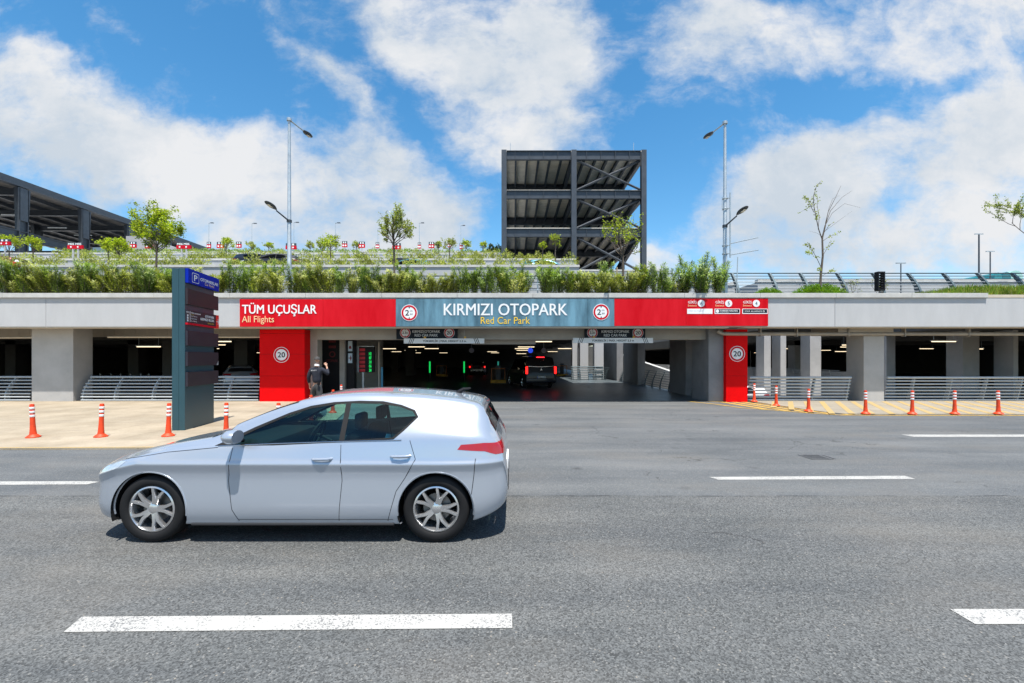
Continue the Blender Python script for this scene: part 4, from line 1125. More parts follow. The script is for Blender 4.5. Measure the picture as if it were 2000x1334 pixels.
ptree(306, 566, 398, 20.0, 84, 482, 21, 'leafy bright green young tree above the wall left of the sign column', 6000, L_SPRING, r0=.045, leafL=.095, nb=11, group=None, cluster=.2)
ptree(769, 568, 402, 18.9, 80, 466, 22, 'pale green young tree in the planter above the entrance board', 3000, L_PALE, r0=.045, leafL=.08, nb=12, cluster=.09)
ptree(1216, 566, 412, 19.3, 78, 492, 23, 'sparse yellowish young tree in front of the steel frame', 1100, L_SPRING, r0=.05, leafL=.08, nb=10, spread=.8, cluster=.07)
# stakes beside the planter trees
for px, Y_, lb in ((782, 18.8, 'pale wooden stake beside the planter tree'), (1205, 19.1, 'pale wooden stake beside the yellowish tree')):
    tag(obj('stake', MB().tube([(X(px, Y_), Y_, 4.1), (X(px, Y_), Y_, Z(522, Y_))], .03, 6), mat('stake_wood', (.42, .33, .22), .8, var=.15), smooth=True), lb, 'stake')
# half bare tree at the right
def bare_tree():
    Y_ = 19.0; x = X(1602, Y_); zb = Z(556, Y_); t = thing('young_tree', 'almost bare leaning young tree on the green mound', 'tree', (x, Y_, zb), local=True)
    rd = random.Random(4); mt = MB(); ml = MB(); s = Y_/F
    def P(px, py, dy=0): return Vector(((px-1602)*s, dy, (556-py)*s))
    mt.tube([P(1602, 558), P(1603, 540), P(1607, 500), P(1606, 465), P(1612, 440)], [.052, .045, .038, .032, .028], 8)
    limbs = [([(1606, 468), (1598, 448), (1592, 425), (1587, 405), (1585, 385), (1590, 366), (1597, 358)], .022, 60),
             ([(1590, 415), (1580, 402), (1572, 392), (1563, 388)], .012, 55), ([(1587, 400), (1575, 408), (1562, 415)], .008, 10),
             ([(1598, 448), (1601, 425), (1598, 400), (1600, 385), (1596, 378)], .012, 26),
             ([(1612, 440), (1616, 415), (1630, 385), (1638, 365)], .016, 0), ([(1612, 440), (1622, 412), (1645, 385), (1665, 372)], .014, 0),
             ([(1613, 438), (1628, 415), (1655, 395), (1690, 402)], .010, 0), ([(1610, 452), (1640, 430), (1665, 412)], .007, 0), ([(1612, 436), (1622, 405), (1632, 385), (1648, 378)], .010, 0),
             ([(1608, 470), (1620, 462), (1632, 458), (1641, 452)], .010, 22), ([(1607, 500), (1615, 485), (1622, 478), (1629, 472)], .010, 20),
             ([(1605, 525), (1596, 505), (1588, 490), (1580, 478), (1572, 476)], .014, 70), ([(1590, 492), (1578, 495), (1571, 492)], .008, 40),
             ([(1606, 462), (1595, 455), (1580, 452)], .006, 0), ([(1609, 455), (1618, 440), (1625, 436)], .01, 4), ([(1604, 540), (1615, 532), (1620, 530)], .008, 25), ([(1603, 536), (1595, 528), (1590, 526)], .008, 20)]
    for i, (pp, r, nl) in enumerate(limbs):
        dy = rd.uniform(-.35, .35); pts = [P(a, c, dy*k/(len(pp)-1)) for k, (a, c) in enumerate(pp)]
        mt.tube(pts, [r*(1-.7*k/(len(pts)-1)) for k in range(len(pts))], 5)
        for q in range(nl):
            f = rd.uniform(.25, 1)*(len(pts)-1); k = min(len(pts)-2, int(f)); p = pts[k].lerp(pts[k+1], f-k)+rv(rd)*.06
            d = rv(rd); n = d.orthogonal().normalized(); leaf(ml, p, d, n, rd.uniform(.05, .1), rd.uniform(.015, .028))
    obj('trunk', mt, C_TREEB, t, recalc=False, smooth=True); obj('crown', ml, L_PALE, t, recalc=False)
bare_tree()
tree('young_tree', 'feathery tree reaching in from the right edge', 31, X(2052, 18.9), 18.9, 4.1, 5.0, 2.9, 2.0, 1.8, 9500, L_PALE, r0=.05, leafL=.065, nb=10, cluster=.12)
# smaller trees on the terraces behind
small = [(18, 512, 460, 36, 62, 490, L_SPRING, 'bright green tree at the left edge before the steel hall'), (65, 512, 463, 36, 32, 486, L_SPRING, 'small bright tree right of the one at the left edge'),
         (211, 514, 465, 33, 38, 490, L_SPRING, 'bright flat crowned tree left of the staked tree'), (232, 518, 468, 31, 42, 494, L_SPRING, 'low bright tree behind the leafy tree'),
         (441, 495, 463, 46, 34, 484, L_SPRING, 'dense little tree left of the lamp post'), (491, 496, 472, 60, 18, 485, L_PALE, 'tiny reddish green tree left of the lamp post'),
         (525, 494, 474, 62, 18, 484, L_SPRING, 'tiny round tree left of the lamp post'), (606, 494, 472, 62, 14, 484, L_PALE, 'tiny tree just right of the lamp post'),
         (630, 505, 464, 42, 26, 486, L_SPRING, 'slim half of the twin trees right of the lamp post'), (646, 508, 459, 38, 36, 486, L_SPRING, 'fuller half of the twin trees right of the lamp post'),
         (696, 492, 472, 62, 17, 484, L_PALE, 'tiny tree left of the centre planter tree'), (878, 500, 463, 46, 32, 485, L_PALE, 'pale round tree right of the centre tree'),
         (856, 494, 472, 60, 14, 484, L_PALE, 'tiny grey tree left of the pale round one'), (910, 494, 468, 60, 18, 484, L_SPRING, 'tiny bright tree right of the pale round one'),
         (943, 494, 472, 62, 15, 484, L_SPRING, 'tiny bright tree nearest the steel frame'), (1060, 504, 474, 39, 18, 486, L_SPRING, 'small yellow green tree inside the steel frame'),
         (1085, 504, 451, 37, 22, 480, L_SPRING, 'narrow upright yellow green tree inside the steel frame'), (1600, 0, 0, 0, 0, 0, None, '')]
for i, (px, pb_, pt, Y_, w, cb, lm, lb) in enumerate(small):
    if lm is None: continue
    ptree(px, pb_+4, pt, Y_, w, cb, 50+i, lb, 800 if w > 25 else 380, lm, r0=.05, leafL=.14 if Y_ < 50 else .2, nb=7, cluster=.2, group='young trees on the terraces')

# grass and mounds at the roof edge on the right
rd = random.Random(8)
def mound_h(x):
    px = 1000+x*F/18
    return .02+max(0, min(1, (px-1770)/130))*.42
mb = MB(); n = 60; vs = []
for i in range(n+1):
    x = 8.8+i*(32-8.8)/n; h = mound_h(x)
    vs += [(x, YF+.40, PLZ-.03+h*.15), (x, YF+.8, PLZ+h*.75), (x, 18.7, PLZ+h+.05), (x, 19.7, PLZ+h*.8)]
mb.add(vs, [(i*4+j, i*4+4+j, i*4+5+j, i*4+1+j) for i in range(n) for j in range(3)])
struct('planter_bank', mb, C_SOIL, smooth=True)
mg = MB(); mg2 = MB()
def blade(mb, x, y, z, h, w=.006):
    a = rd.uniform(0, PI); dx, dy = math.cos(a)*w, math.sin(a)*w; bx, by = rd.uniform(-.35, .35)*h, rd.uniform(-.45, .25)*h
    mb.add([(x-dx, y-dy, z), (x+dx, y+dy, z), (x+bx*.4+dx*.7, y+by*.4+dy*.7, z+h*.6), (x+bx*.4-dx*.7, y+by*.4-dy*.7, z+h*.6), (x+bx, y+by, z+h)], [(0, 1, 2, 3), (3, 2, 4)])
for i in range(14000):
    x = rd.uniform(8.4, 23.5); y = YF+.42+rd.random()**1.3*1.3; hm = mound_h(x)
    q = min(1, (y-YF-.40)/.4); z = PLZ-.04+hm*(.15+.6*q) if q < 1 else PLZ+hm*.8
    blade(mg2 if rd.random() < .5 and x > 15 else mg, x, y, z, rd.uniform(.08, .2)+hm*.4*rd.random(), .011)
for i in range(5000):
    x = rd.uniform(-20, 8.6); px = 1000+x*F/18
    dens = 1 if 1040 < px < 1340 else .35
    if rd.random() > dens: continue
    blade(mg, x, YF+.42+rd.random()*.5, PLZ-.03, rd.uniform(.08, .22), .008)
tag(obj('grass', mg, L_GRASS, recalc=False, base=False), 'short bright green grass along the roof edge', 'grass', kind='stuff')
tag(obj('grass', mg2, L_GRASSY, recalc=False, base=False), 'longer yellowish grass on the bank at the right', 'grass', kind='stuff')
def bush(x, y, z, rx, ry, h, n, label, seed):
    rd = random.Random(seed); ml = MB(); ms = MB()
    t = thing('low_bush', label, 'bush', (x, y, z), local=True)
    for i in range(n):
        a = rd.uniform(0, 2*PI); e = rd.random()**.6; f = rd.uniform(.7, 1)
        k = 1+.18*math.sin(a*3+seed)+.1*math.sin(a*7)
        p = Vector((math.cos(a)*rx*math.sqrt(max(0, 1-e*e))*f*k, math.sin(a)*ry*math.sqrt(max(0, 1-e*e))*f, h*e*f*(1+.15*math.sin(a*5))))
        d = (p.normalized()+rv(rd)*.8).normalized(); leaf(ml, p, d, d.orthogonal().normalized(), rd.uniform(.04, .08), rd.uniform(.012, .02))
    for i in range(14):
        a = rd.uniform(0, 2*PI); ms.tube([(0, 0, 0), (math.cos(a)*rx*.6, math.sin(a)*ry*.6, h*.5)], [.012, .005], 4)
    obj('foliage', ml, L_GRASS, t, recalc=False); obj('stems', ms, C_TREEB, t, recalc=False)
bush(X(1602, 18.4), 18.4, PLZ, 1.2, .6, .58, 6000, 'wide bright green mound bush under the bare tree', 1)
bush(X(1500, 18.3), 18.3, PLZ, .66, .4, .42, 2400, 'small bright green mound bush beside the lamp post', 2)
for px, h, lb in ((1716, 522, 'tiny sprouting plant behind the black slotted box'), (1665, 530, 'thin seedling right of the mound bush')):
    Y_ = 18.9; tree('seedling', lb, int(px), X(px, Y_), Y_, PLZ, .9, .35, .3, Z(h, Y_)-PLZ-.35, 70, L_PALE, r0=.015, leafL=.07, nb=4, cat='plant')
# ================================================================== stepped roof terraces behind
def terrace(x0, x1, Y, z0, z1, depth, label, boards=True):
    t = thing('terrace_wall', label, 'wall', ((x0+x1)/2, Y, z0))
    mb = MB(); mb.box(x0, x1, Y, Y+depth, z0, z1-.16); obj('wall', mb, C_TERW, t)
    mb = MB(); mb.bbox(x0-.03, x1+.03, Y-.06, Y+.3, z1-.159, z1, .01); obj('coping', mb, C_COPE, t)
    if boards:
        mb = MB(); z = z0+.25
        while z < z1-.4:
            mb.box(x0, x1, Y-.022, Y-.001, z, z+.035); z += .42
        obj('wall_strip', mb, mat('strip_grey', (.24, .245, .25), .8, var=.1), t)  # raised grey strips in level rows along the wall
    return t
terrace(-60, X(1131, 30), 30, 4.06, Z(517.5, 30), 10, 'long white terrace wall directly behind the oleanders')
terrace(-60, X(1125, 40), 40.01, 6, Z(505, 40), 12, 'second white terrace wall higher up the slope')
terrace(-70, X(984, 52), 52.02, 8, Z(493.5, 52), 14, 'third terrace wall with planting along its top')
terrace(-70, X(984, 62), 66.03, 8, Z(490.5, 66), 40, 'topmost terrace wall at the back of the slope', False)
terrace(X(1127, 41)+.05, 13.5, 40.6, 4.06, 9.75, 4, 'white base wall under the right half of the steel frame')
terrace(8.9, 13.0, 26.2, 4.06, Z(552, 26.2), 3, 'low grey wall right of the steel frame base', False)
terrace(X(1440, 30), 42, 27.5, 4.06, Z(546, 27.5), 12, 'long pale wall beyond the right roof railing', False)
mb = MB(); mb.box(-60, 8.9, 19.81, 30, 4.052, 4.1); mb.box(21.5, 45, 19.81, 40, 4.052, 4.1); mb.box(8.9, 21.5, 19.81, 21.5, 4.052, 4.1)
struct('roof_deck', mb, C_DARKC)
# rows of planting on the terraces (each row reads as one hedge)
def hedge(x0, x1, Y, z, h, n, label, lm=L_OLE, L=.16):
    rd = random.Random(int(Y*10)); mb = MB(); k = max(1, int((x1-x0)/.75)); cs = []
    for i in range(k):
        if rd.random() < .2: continue
        cs.append((x0+(x1-x0)*(i+rd.random())/k, rd.uniform(.28, .6), h*rd.uniform(.5, 1.15)))
    for i in range(n):
        cx, rx, hh = rd.choice(cs); a = rd.uniform(-1, 1); b2 = rd.uniform(-1, 1)
        p = Vector((cx+a*rx, Y+b2*.4, z+rd.random()*hh*(1.1-abs(a)*.6))); d = (Vector((a*.8, b2*.5, .8))+rv(rd)*.7).normalized()
        leaf(mb, p, d, rv(rd), L*rd.uniform(.7, 1.3), L*.16)
    o = obj('hedge', mb, lm, recalc=False)
    tag(o, label, 'hedge')
hedge(-40, 5.2, 30.5, Z(517.5, 30)-.05, .85, 14000, 'loose row of shrubs on top of the first white terrace wall', L_OLE2, .17)
hedge(-44, 5.0, 40.6, Z(505, 40)-.05, .9, 13000, 'loose row of shrubs on top of the second terrace wall', L_OLE2, .2)
hedge(-52, -1.0, 52.6, Z(493.5, 52)-.05, .5, 5000, 'thin row of shrubs on the third terrace wall', L_OLE, .24)
hedge(-60, -1.5, 66.6, Z(490.5, 66)-.05, .55, 5000, 'far row of shrubs along the skyline', L_OLE, .28)
straight_rail(-40, X(980, 34), 34, Z(517.5, 30)-.2, .9, 'pale thin railing above the first white terrace wall', n=4, step=3)
straight_rail(-45, X(980, 50), 50.5, Z(493.5, 50)-1.6, 1.5, 'pale thin railing above the second terrace wall', n=4, step=4)
tag(obj('distant_trees', MB(), L_OLE, recalc=False, base=False), '', '') if False else None
hedge(X(955, 60), X(981, 60), 60, Z(497, 60), 1.1, 900, 'dark hedge against the left foot of the steel frame', leaf_mat('dark_leaf', (.02, .035, .012), (.06, .09, .03)), .3)

# red row marker signs on poles
def marker(px, py, w, Y, txt, label, pole=26, side=1):
    x = X(px, Y); s = Y/F; z = Z(py, Y); W = w*s/2
    t = thing('row_marker', label, 'sign', (x, Y, z-pole*s), group='red row marker signs')
    mb = MB()
    if w > 24:
        for q in (-.25, .3): mb.tube([(x+q*W*1.2, Y+.06, z-pole*s), (x+q*W*1.2, Y+.06, z-.02)], .06, 6)
    else: mb.tube([(x, Y+.06, z-pole*s), (x, Y+.06, z-.02)], .05, 6)
    obj('pole', mb, C_TERW, t, smooth=True)
    hh = 8.5*s
    mb = MB(); mb.bbox(x-W, x+W, Y, Y+.12, z-hh*.55, z+hh*.25, .01); obj('red_panel', mb, C_SIGNRED, t)
    mb = MB(); mb.bbox(x-W*.95, x+W*.95, Y+.01, Y+.11, z+hh*.252, z+hh*.85, .01); obj('number_panel', mb, C_ANTH, t)
    mb = MB()
    if txt:
        put_text(mb, txt, (x-W*.85, Y-.006, z+hh*.28), UX, UZ, W*1.7, hh*.46, .04)
    else:
        for q in (-.5, .25): mb.box(x+W*q, x+W*(q+.35), Y-.005, Y-.001, z+hh*.32, z+hh*.72)
    for q in (-.5, .4): disc(mb, (x+W*q, Y-.006, z-hh*.15), hh*.2, UX, UZ, 12)
    obj('lettering', mb, C_WHITE, t, recalc=False)
for (px, py, w, Y_, txt, lb) in ((146, 481, 30, 33, 'M05 M05', 'red marker reading M05 before the steel hall'), (358, 481, 28, 33, 'M06 M06', 'red marker reading M06 right of the leafy tree'),
        (8, 474, 22, 34, '', 'orange red marker at the left edge'), (259, 479, 13, 45, '', 'small red marker left of the leafy tree'), (290.5, 480, 16, 45, '', 'small red marker behind the leafy tree'),
        (407.5, 479.5, 8, 60, '', 'tiny red marker below the first far lamp post'), (430, 479.5, 14, 50, '', 'red marker half hidden by the dense little tree'), (466, 479, 10, 55, '', 'small red marker right of the dense little tree'),
        (568, 482, 21, 40, '', 'red marker crossed by the tall lamp post'), (673, 478, 10, 55, '', 'small red marker right of the twin trees'), (706.5, 479, 12, 50, '', 'red marker left of the centre planter tree'),
        (737, 480, 7, 60, '', 'tiny red marker just left of the centre tree'), (774.5, 482, 17, 42, '', 'red marker crossed by the centre tree trunk'), (819, 480.5, 6.5, 60, '', 'tiny red marker right of the centre tree'),
        (842.5, 479.5, 11, 50, '', 'red marker left of the pale round tree'), (878, 478, 7, 58, '', 'tiny red marker inside the pale round tree'), (901, 481.5, 7, 60, '', 'tiny red marker right of the pale round tree')):
    marker(px, py, w, Y_, txt, lb)

# ================================================================== steel frame (centre)
def H_col(mb, x, y, z0, z1, w=.42, d=.42, t=.05):
    mb.box(x-w/2, x+w/2, y-d/2, y-d/2+t, z0, z1); mb.box(x-w/2, x+w/2, y+d/2-t, y+d/2, z0, z1); mb.box(x-t/2, x+t/2, y-d/2+t, y+d/2-t, z0, z1)
def H_beam(mb, a, b2, h=.5, w=.3, t=.05):
    a = Vector(a); b2 = Vector(b2); d = (b2-a).normalized(); s = Vector((0, 0, 1)).cross(d).normalized()
    for (s0, s1, z0, z1) in ((-w/2, w/2, -t, 0), (-w/2, w/2, -h, -h+t), (-t/2, t/2, -h+t, -t)):
        vs = [p+s*q+Vector((0, 0, z)) for p in (a, b2) for q in (s0, s1) for z in (z0, z1)]
        mb.add(vs, [(0, 1, 3, 2), (4, 6, 7, 5), (0, 4, 5, 1), (2, 3, 7, 6), (0, 2, 6, 4), (1, 5, 7, 3)])
def brace(mb, a, b2, r=.11):
    mb.tube([a, b2], r, 4)
Y0 = 41.0; bay = 8.0; NB = 5
XC = [X(984.5, Y0), X(1120.5, Y0), X(1256.5, Y0)]
lv = [Z(295, Y0), Z(372.5, Y0), Z(447, Y0), Z(486, Y0)-.3]
fr = thing('steel_car_deck', 'unfinished dark steel frame tower with open decks and cross bracing', 'steel structure', ((XC[0]+XC[2])/2, Y0+NB*bay/2, Z(527, Y0)))
zb0 = Z(528, Y0)-.5
for j in range(NB+1):
    y = Y0+j*bay
    for i, x in enumerate(XC):
        mb = MB(); w = .46 if j == 0 else .5
        H_col(mb, x, y, zb0 if j == 0 or i == 2 else 4.1, lv[0]+.02, w, .5); obj('column', mb, C_ANTH, fr)
    for k, z in enumerate(lv[:3]):
        mb = MB(); h = .82 if k == 0 else .75
        for a, c in ((XC[0], XC[1]), (XC[1], XC[2])): H_beam(mb, (a+.24, y, z), (c-.24, y, z), h, .3)
        # web stiffeners
        if j == 0:
            q = XC[0]+1
            while q < XC[2]-.3: mb.box(q-.02, q+.02, y-.13, y+.13, z-h+.05, z-.05); q += 1.3
        obj('beam', mb, C_ANTH, fr)
for k, z in enumerate(lv[:3]):
    # deck plate with corrugation across, joists along
    zt = z-.0; mb = MB(); y0_ = Y0+.2; y1_ = Y0+NB*bay
    n = 110; prof = []
    for i in range(n+1):
        y = y0_+(y1_-y0_)*i/n; prof.append((y, zt+.02+(.07 if i % 2 else 0)))
    vs = [(x, y, z2) for y, z2 in prof for x in (XC[0]+.05, XC[2]-.05)]+[(x, y, zt+.16) for y, z2 in prof for x in (XC[0]+.05, XC[2]-.05)]
    N2 = 2*(n+1); fs = [(2*i, 2*i+1, 2*i+3, 2*i+2) for i in range(n)]+[(N2+2*i, N2+2*i+1, N2+2*i+3, N2+2*i+2) for i in range(n)]
    fs += [(0, 1, N2+1, N2), (2*n, 2*n+1, N2+2*n+1, N2+2*n)]+[(2*i, 2*i+2, N2+2*i+2, N2+2*i) for i in range(n)]+[(2*i+1, 2*i+3, N2+2*i+3, N2+2*i+1) for i in range(n)]
    mb.add(vs, fs); obj('deck', mb, C_DECK, fr)
    mb = MB(); q = XC[0]+1.07
    while q < XC[2]-.5:
        if abs(q-XC[1]) > .4: H_beam(mb, (q, y0_, zt+.018), (q, y1_, zt+.018), .38, .16, .03)
        q += 1.07
    obj('joists', mb, C_ANTH, fr)
    for i, x in enumerate(XC):
        mb = MB()
        for j in range(NB): H_beam(mb, (x, Y0+j*bay+.26, z-.002), (x, Y0+(j+1)*bay-.26, z-.002), .7, .3)
        obj('beam', mb, C_ANTH, fr)
# bracing in the right bay of the front and along the side
zz_ = [lv[0]-.85, lv[1]-.78, lv[2]-.78, zb0]
tops = [lv[0]-.85, lv[1]-.8, lv[2]-.8]; bots = [lv[1]+.0, lv[2]+.0, zb0+.3]
for a, c in zip(tops, bots):
    mb = MB(); brace(mb, (XC[1]+.3, Y0, a), (XC[2]-.3, Y0, c+.1)); obj('brace', mb, C_ANTH, fr)
    mb = MB(); brace(mb, (XC[1]+.3, Y0+.12, c+.1), (XC[2]-.3, Y0+.12, a)); obj('brace', mb, C_ANTH, fr)
# lower floors, seen deep inside
mb = MB(); zq = Z(486, Y0)
for j in range(NB): H_beam(mb, (XC[0]+.24, Y0+8+j*bay-.6, lv[2]-3.3), (XC[2]-.24, Y0+8+j*bay-.6, lv[2]-3.3), .6, .3)
obj('beam', mb, C_ANTH, fr)
mb = MB(); mb.box(XC[0]+.3, XC[0]+3.4, Y0+8.4, Y0+8.5, Z(505, 49), Z(468, 49)); obj('panel', mb, mat('dull_panel', (.12, .14, .16), .6, var=.1), fr)
mb = MB(); mb.box(XC[0]+.3, XC[2]-.3, Y0+31.8, Y0+32, 6, 13.6); obj('back_panel', mb, C_BLACK, fr)
# side ramp girders going up at the right
for z0_, z1_ in ((lv[2]+.2, lv[1]-.4), (zb0+.3, lv[2]-.6)):
    mb = MB(); H_beam(mb, (XC[2]-.6, Y0+bay*2.2, z0_), (XC[2]-.6, Y0+.4, z1_), .7, .3); obj('girder', mb, C_ANTH, fr)
mb = MB()
for px in (996.8, 1237.5): mb.tube([(X(px, Y0), Y0, lv[0]), (X(px, Y0), Y0, lv[0]+.75)], .02, 5)
mb.tube([(X(1420, 66), 66, lv[0])]*2, .001, 3) if False else None
obj('lightning_rod', mb, C_STEEL, fr)

# ================================================================== steel hall at the left
XE = -62.0; ys = [49.2, 57, 65.3, 73, 81, 89, 97, 105]
z_top = 24.1; hall = thing('steel_car_deck', 'long dark steel hall with open storeys at the left edge', 'steel structure', (XE-12, 77, 10))
for i, y in enumerate(ys):
    for x, w in ((XE, 1.1), (XE-15, 1.1)):
        mb = MB(); H_col(mb, x, y, 8, z_top-.9, .6, w, .08)
        mb.add([(x+.3, y-.55, z_top-5), (x+.3, y+.55, z_top-5), (x+.3, y+.75, z_top-.9), (x+.3, y-.7, z_top-.9), (x-.3, y-.55, z_top-5), (x-.3, y+.55, z_top-5), (x-.3, y+.75, z_top-.9), (x-.3, y-.7, z_top-.9)],
               [(0, 1, 2, 3), (7, 6, 5, 4), (0, 3, 7, 4), (1, 5, 6, 2), (3, 2, 6, 7), (0, 4, 5, 1)])
        obj('column', mb, C_ANTH, hall)
    for z in (z_top-.9, z_top-6.8, z_top-10.4):
        if i % 1 == 0:
            mb = MB(); H_beam(mb, (XE-14.6, y, z), (XE-.4, y, z), .8, .4, .08); obj('beam', mb, C_ANTH, hall)
mb = MB()
mb.box(XE-.25, XE+.25, 40, 110, z_top-.5, z_top+.12); mb.box(XE-.35, XE+.35, 40, 110, z_top-.78, z_top-.501)
obj('edge_beam', mb, C_ANTH, hall)
mb = MB(); H_beam(mb, (XE, 40, z_top-6.3), (XE, 110, z_top-6.3), 1.0, .5, .09); H_beam(mb, (XE, 40, z_top-10), (XE, 110, z_top-10), .9, .5, .09)
obj('edge_beam', mb, C_ANTH, hall)
mb = MB(); n = 90; prof = [(40+70*i/n, z_top-.35+(.1 if i % 2 else 0)) for i in range(n+1)]
vs = [(x, y, z) for y, z in prof for x in (XE-30, XE-.26)]+[(x, y, z_top) for y, z in prof for x in (XE-30, XE-.26)]
N2 = 2*(n+1)
mb.add(vs, [(2*i, 2*i+1, 2*i+3, 2*i+2) for i in range(n)]+[(N2+2*i, N2+2*i+1, N2+2*i+3, N2+2*i+2) for i in range(n)]); obj('roof_deck', mb, mat('hall_roof_underside', (.24, .22, .20), .8, var=.1), hall, recalc=False)
mb = MB()
for q in range(1, 9): H_beam(mb, (XE-q*3.2, 40, z_top-.36), (XE-q*3.2, 110, z_top-.36), .5, .25, .05)
obj('joists', mb, C_ANTH, hall)
for i in range(3):
    y = ys[i]; mb = MB(); brace(mb, (XE-.2, y+.4, z_top-11), (XE-14, y+7.5, z_top-7), .2); obj('brace', mb, C_ANTH, hall)
mb = MB()
for y in (60, 66, 70, 76): mb.tube([(XE-6, y, z_top-3.2), (XE-3.4, y+.1, z_top-3.2)], .08, 6)
obj('lights', mb, C_WHITE, hall)
# sloping pale stair wall under the hall roof
def sheet(name, label, pxs_, Y, th, m, cat='wall'):
    pts = [S(px, py, Y) for px, py in pxs_]; n = len(pts); mb = MB()
    mb.add(pts+[p+Vector((0, th, 0)) for p in pts], [tuple(range(n)), tuple(range(2*n-1, n-1, -1))]+[(i, (i+1) % n, n+(i+1) % n, n+i) for i in range(n)])
    return tag(obj(name, mb, m), label, cat)
sheet('stair_wall', 'pale grey sloping wall under the end of the steel hall', [(246, 461), (278, 461), (345, 484), (345, 505), (246, 505)], 70, 3, mat('stair_wall_grey', (.36, .36, .38), .8, var=.05))
sheet('stair_wall', 'narrow grey blue panel beside the sloping wall', [(181, 483), (196, 483), (232, 500), (181, 500)], 60, .3, mat('blue_grey_panel', (.13, .19, .24), .5, var=.1))
# dark curved awnings of ramps at the left
mb = MB(); vs = []
for i in range(9):
    a = R(90*i/8); vs += [(X(-30, 26), 26+1.2*math.sin(a), 4.1+2.9-1.2+1.2*math.cos(a)*1.0), (X(95, 26), 26+1.2*math.sin(a), 4.1+1.7-1.2+1.2*math.cos(a))]
mb.add(vs, [(2*i, 2*i+1, 2*i+3, 2*i+2) for i in range(8)])
o = obj('ramp_canopy', mb, C_NAVY, smooth=True); tag(o, 'dark sloping ramp canopy above the shrubs at the left edge', 'canopy')
t = thing('fire_cabinet', 'small red cabinet with white top among the shrubs at the left', 'cabinet', (X(33, 25.5), 25.5, 5))
mb = MB(); x = X(33, 25.5); mb.bbox(x-.13, x+.13, 25.4, 25.6, Z(522, 25.5), Z(512, 25.5), .02); obj('body', mb, C_SIGNRED, t)
mb = MB(); mb.lathe([(.001, Z(508, 25.5)+.02), (.06, Z(508, 25.5)), (.1, Z(512, 25.5)+.002)], 12, Matrix.Translation((x, 25.5, 0))); obj('top', mb, C_WHITE, t, smooth=True)
mb = MB(); mb.tube([(x, 25.5, 4.1), (x, 25.5, Z(522, 25.5)-.002)], .03, 6); obj('post', mb, C_ANTH, t)
# distant teal roofed sheds at far right
t = thing('far_canopies', 'teal and white rounded roofs beyond the right end of the railing', 'canopy', (X(1965, 60), 60, 10)) 
for k, (a, c, top, m) in enumerate(((1942, 1958, 532, 'teal_a'), (1958, 1975, 531, 'teal_b'), (1970, 1998, 528, 'teal_c'))):
    mb = MB(); x0, x1 = X(a, 60+k), X(c, 60+k); zt = Z(top, 60+k); vs = []
    for i in range(9):
        an = PI*i/8; vs += [((x0+x1)/2-(x1-x0)/2*math.cos(an), 60+k, zt-.9+.9*math.sin(an)), ((x0+x1)/2-(x1-x0)/2*math.cos(an), 66+k, zt-.9+.9*math.sin(an))]
    vs += [(x0, 60+k, 4), (x0, 66+k, 4), (x1, 60+k, 4), (x1, 66+k, 4)]
    mb.add(vs, [(2*i, 2*i+1, 2*i+3, 2*i+2) for i in range(8)]+[tuple([2*i for i in range(9)]+[20, 18]), (0, 1, 19, 18), (16, 17, 21, 20)])
    obj('roof', mb, mat(m, {'teal_a': (.03, .22, .25), 'teal_b': (.02, .14, .17), 'teal_c': (.30, .52, .48)}[m], .4, var=.1), t)
# ================================================================== cars
def itp(tab, x):
    if x <= tab[0][0]: return tab[0][1]
    if x >= tab[-1][0]: return tab[-1][1]
    for i in range(len(tab)-1):
        if tab[i][0] <= x <= tab[i+1][0]: break
    x0, y0 = tab[i]; x1, y1 = tab[i+1]; h = x1-x0; s = (y1-y0)/h
    def sl(k):
        if k <= 0 or k >= len(tab)-1: return None
        a = (tab[k][1]-tab[k-1][1])/(tab[k][0]-tab[k-1][0]); b = (tab[k+1][1]-tab[k][1])/(tab[k+1][0]-tab[k][0])
        return 0 if a*b <= 0 else 2*a*b/(a+b)
    m0 = sl(i); m1 = sl(i+1); m0 = s if m0 is None else m0; m1 = s if m1 is None else m1
    t = (x-x0)/h
    return (2*t**3-3*t**2+1)*y0+(t**3-2*t**2+t)*h*m0+(-2*t**3+3*t**2)*y1+(t**3-t**2)*h*m1
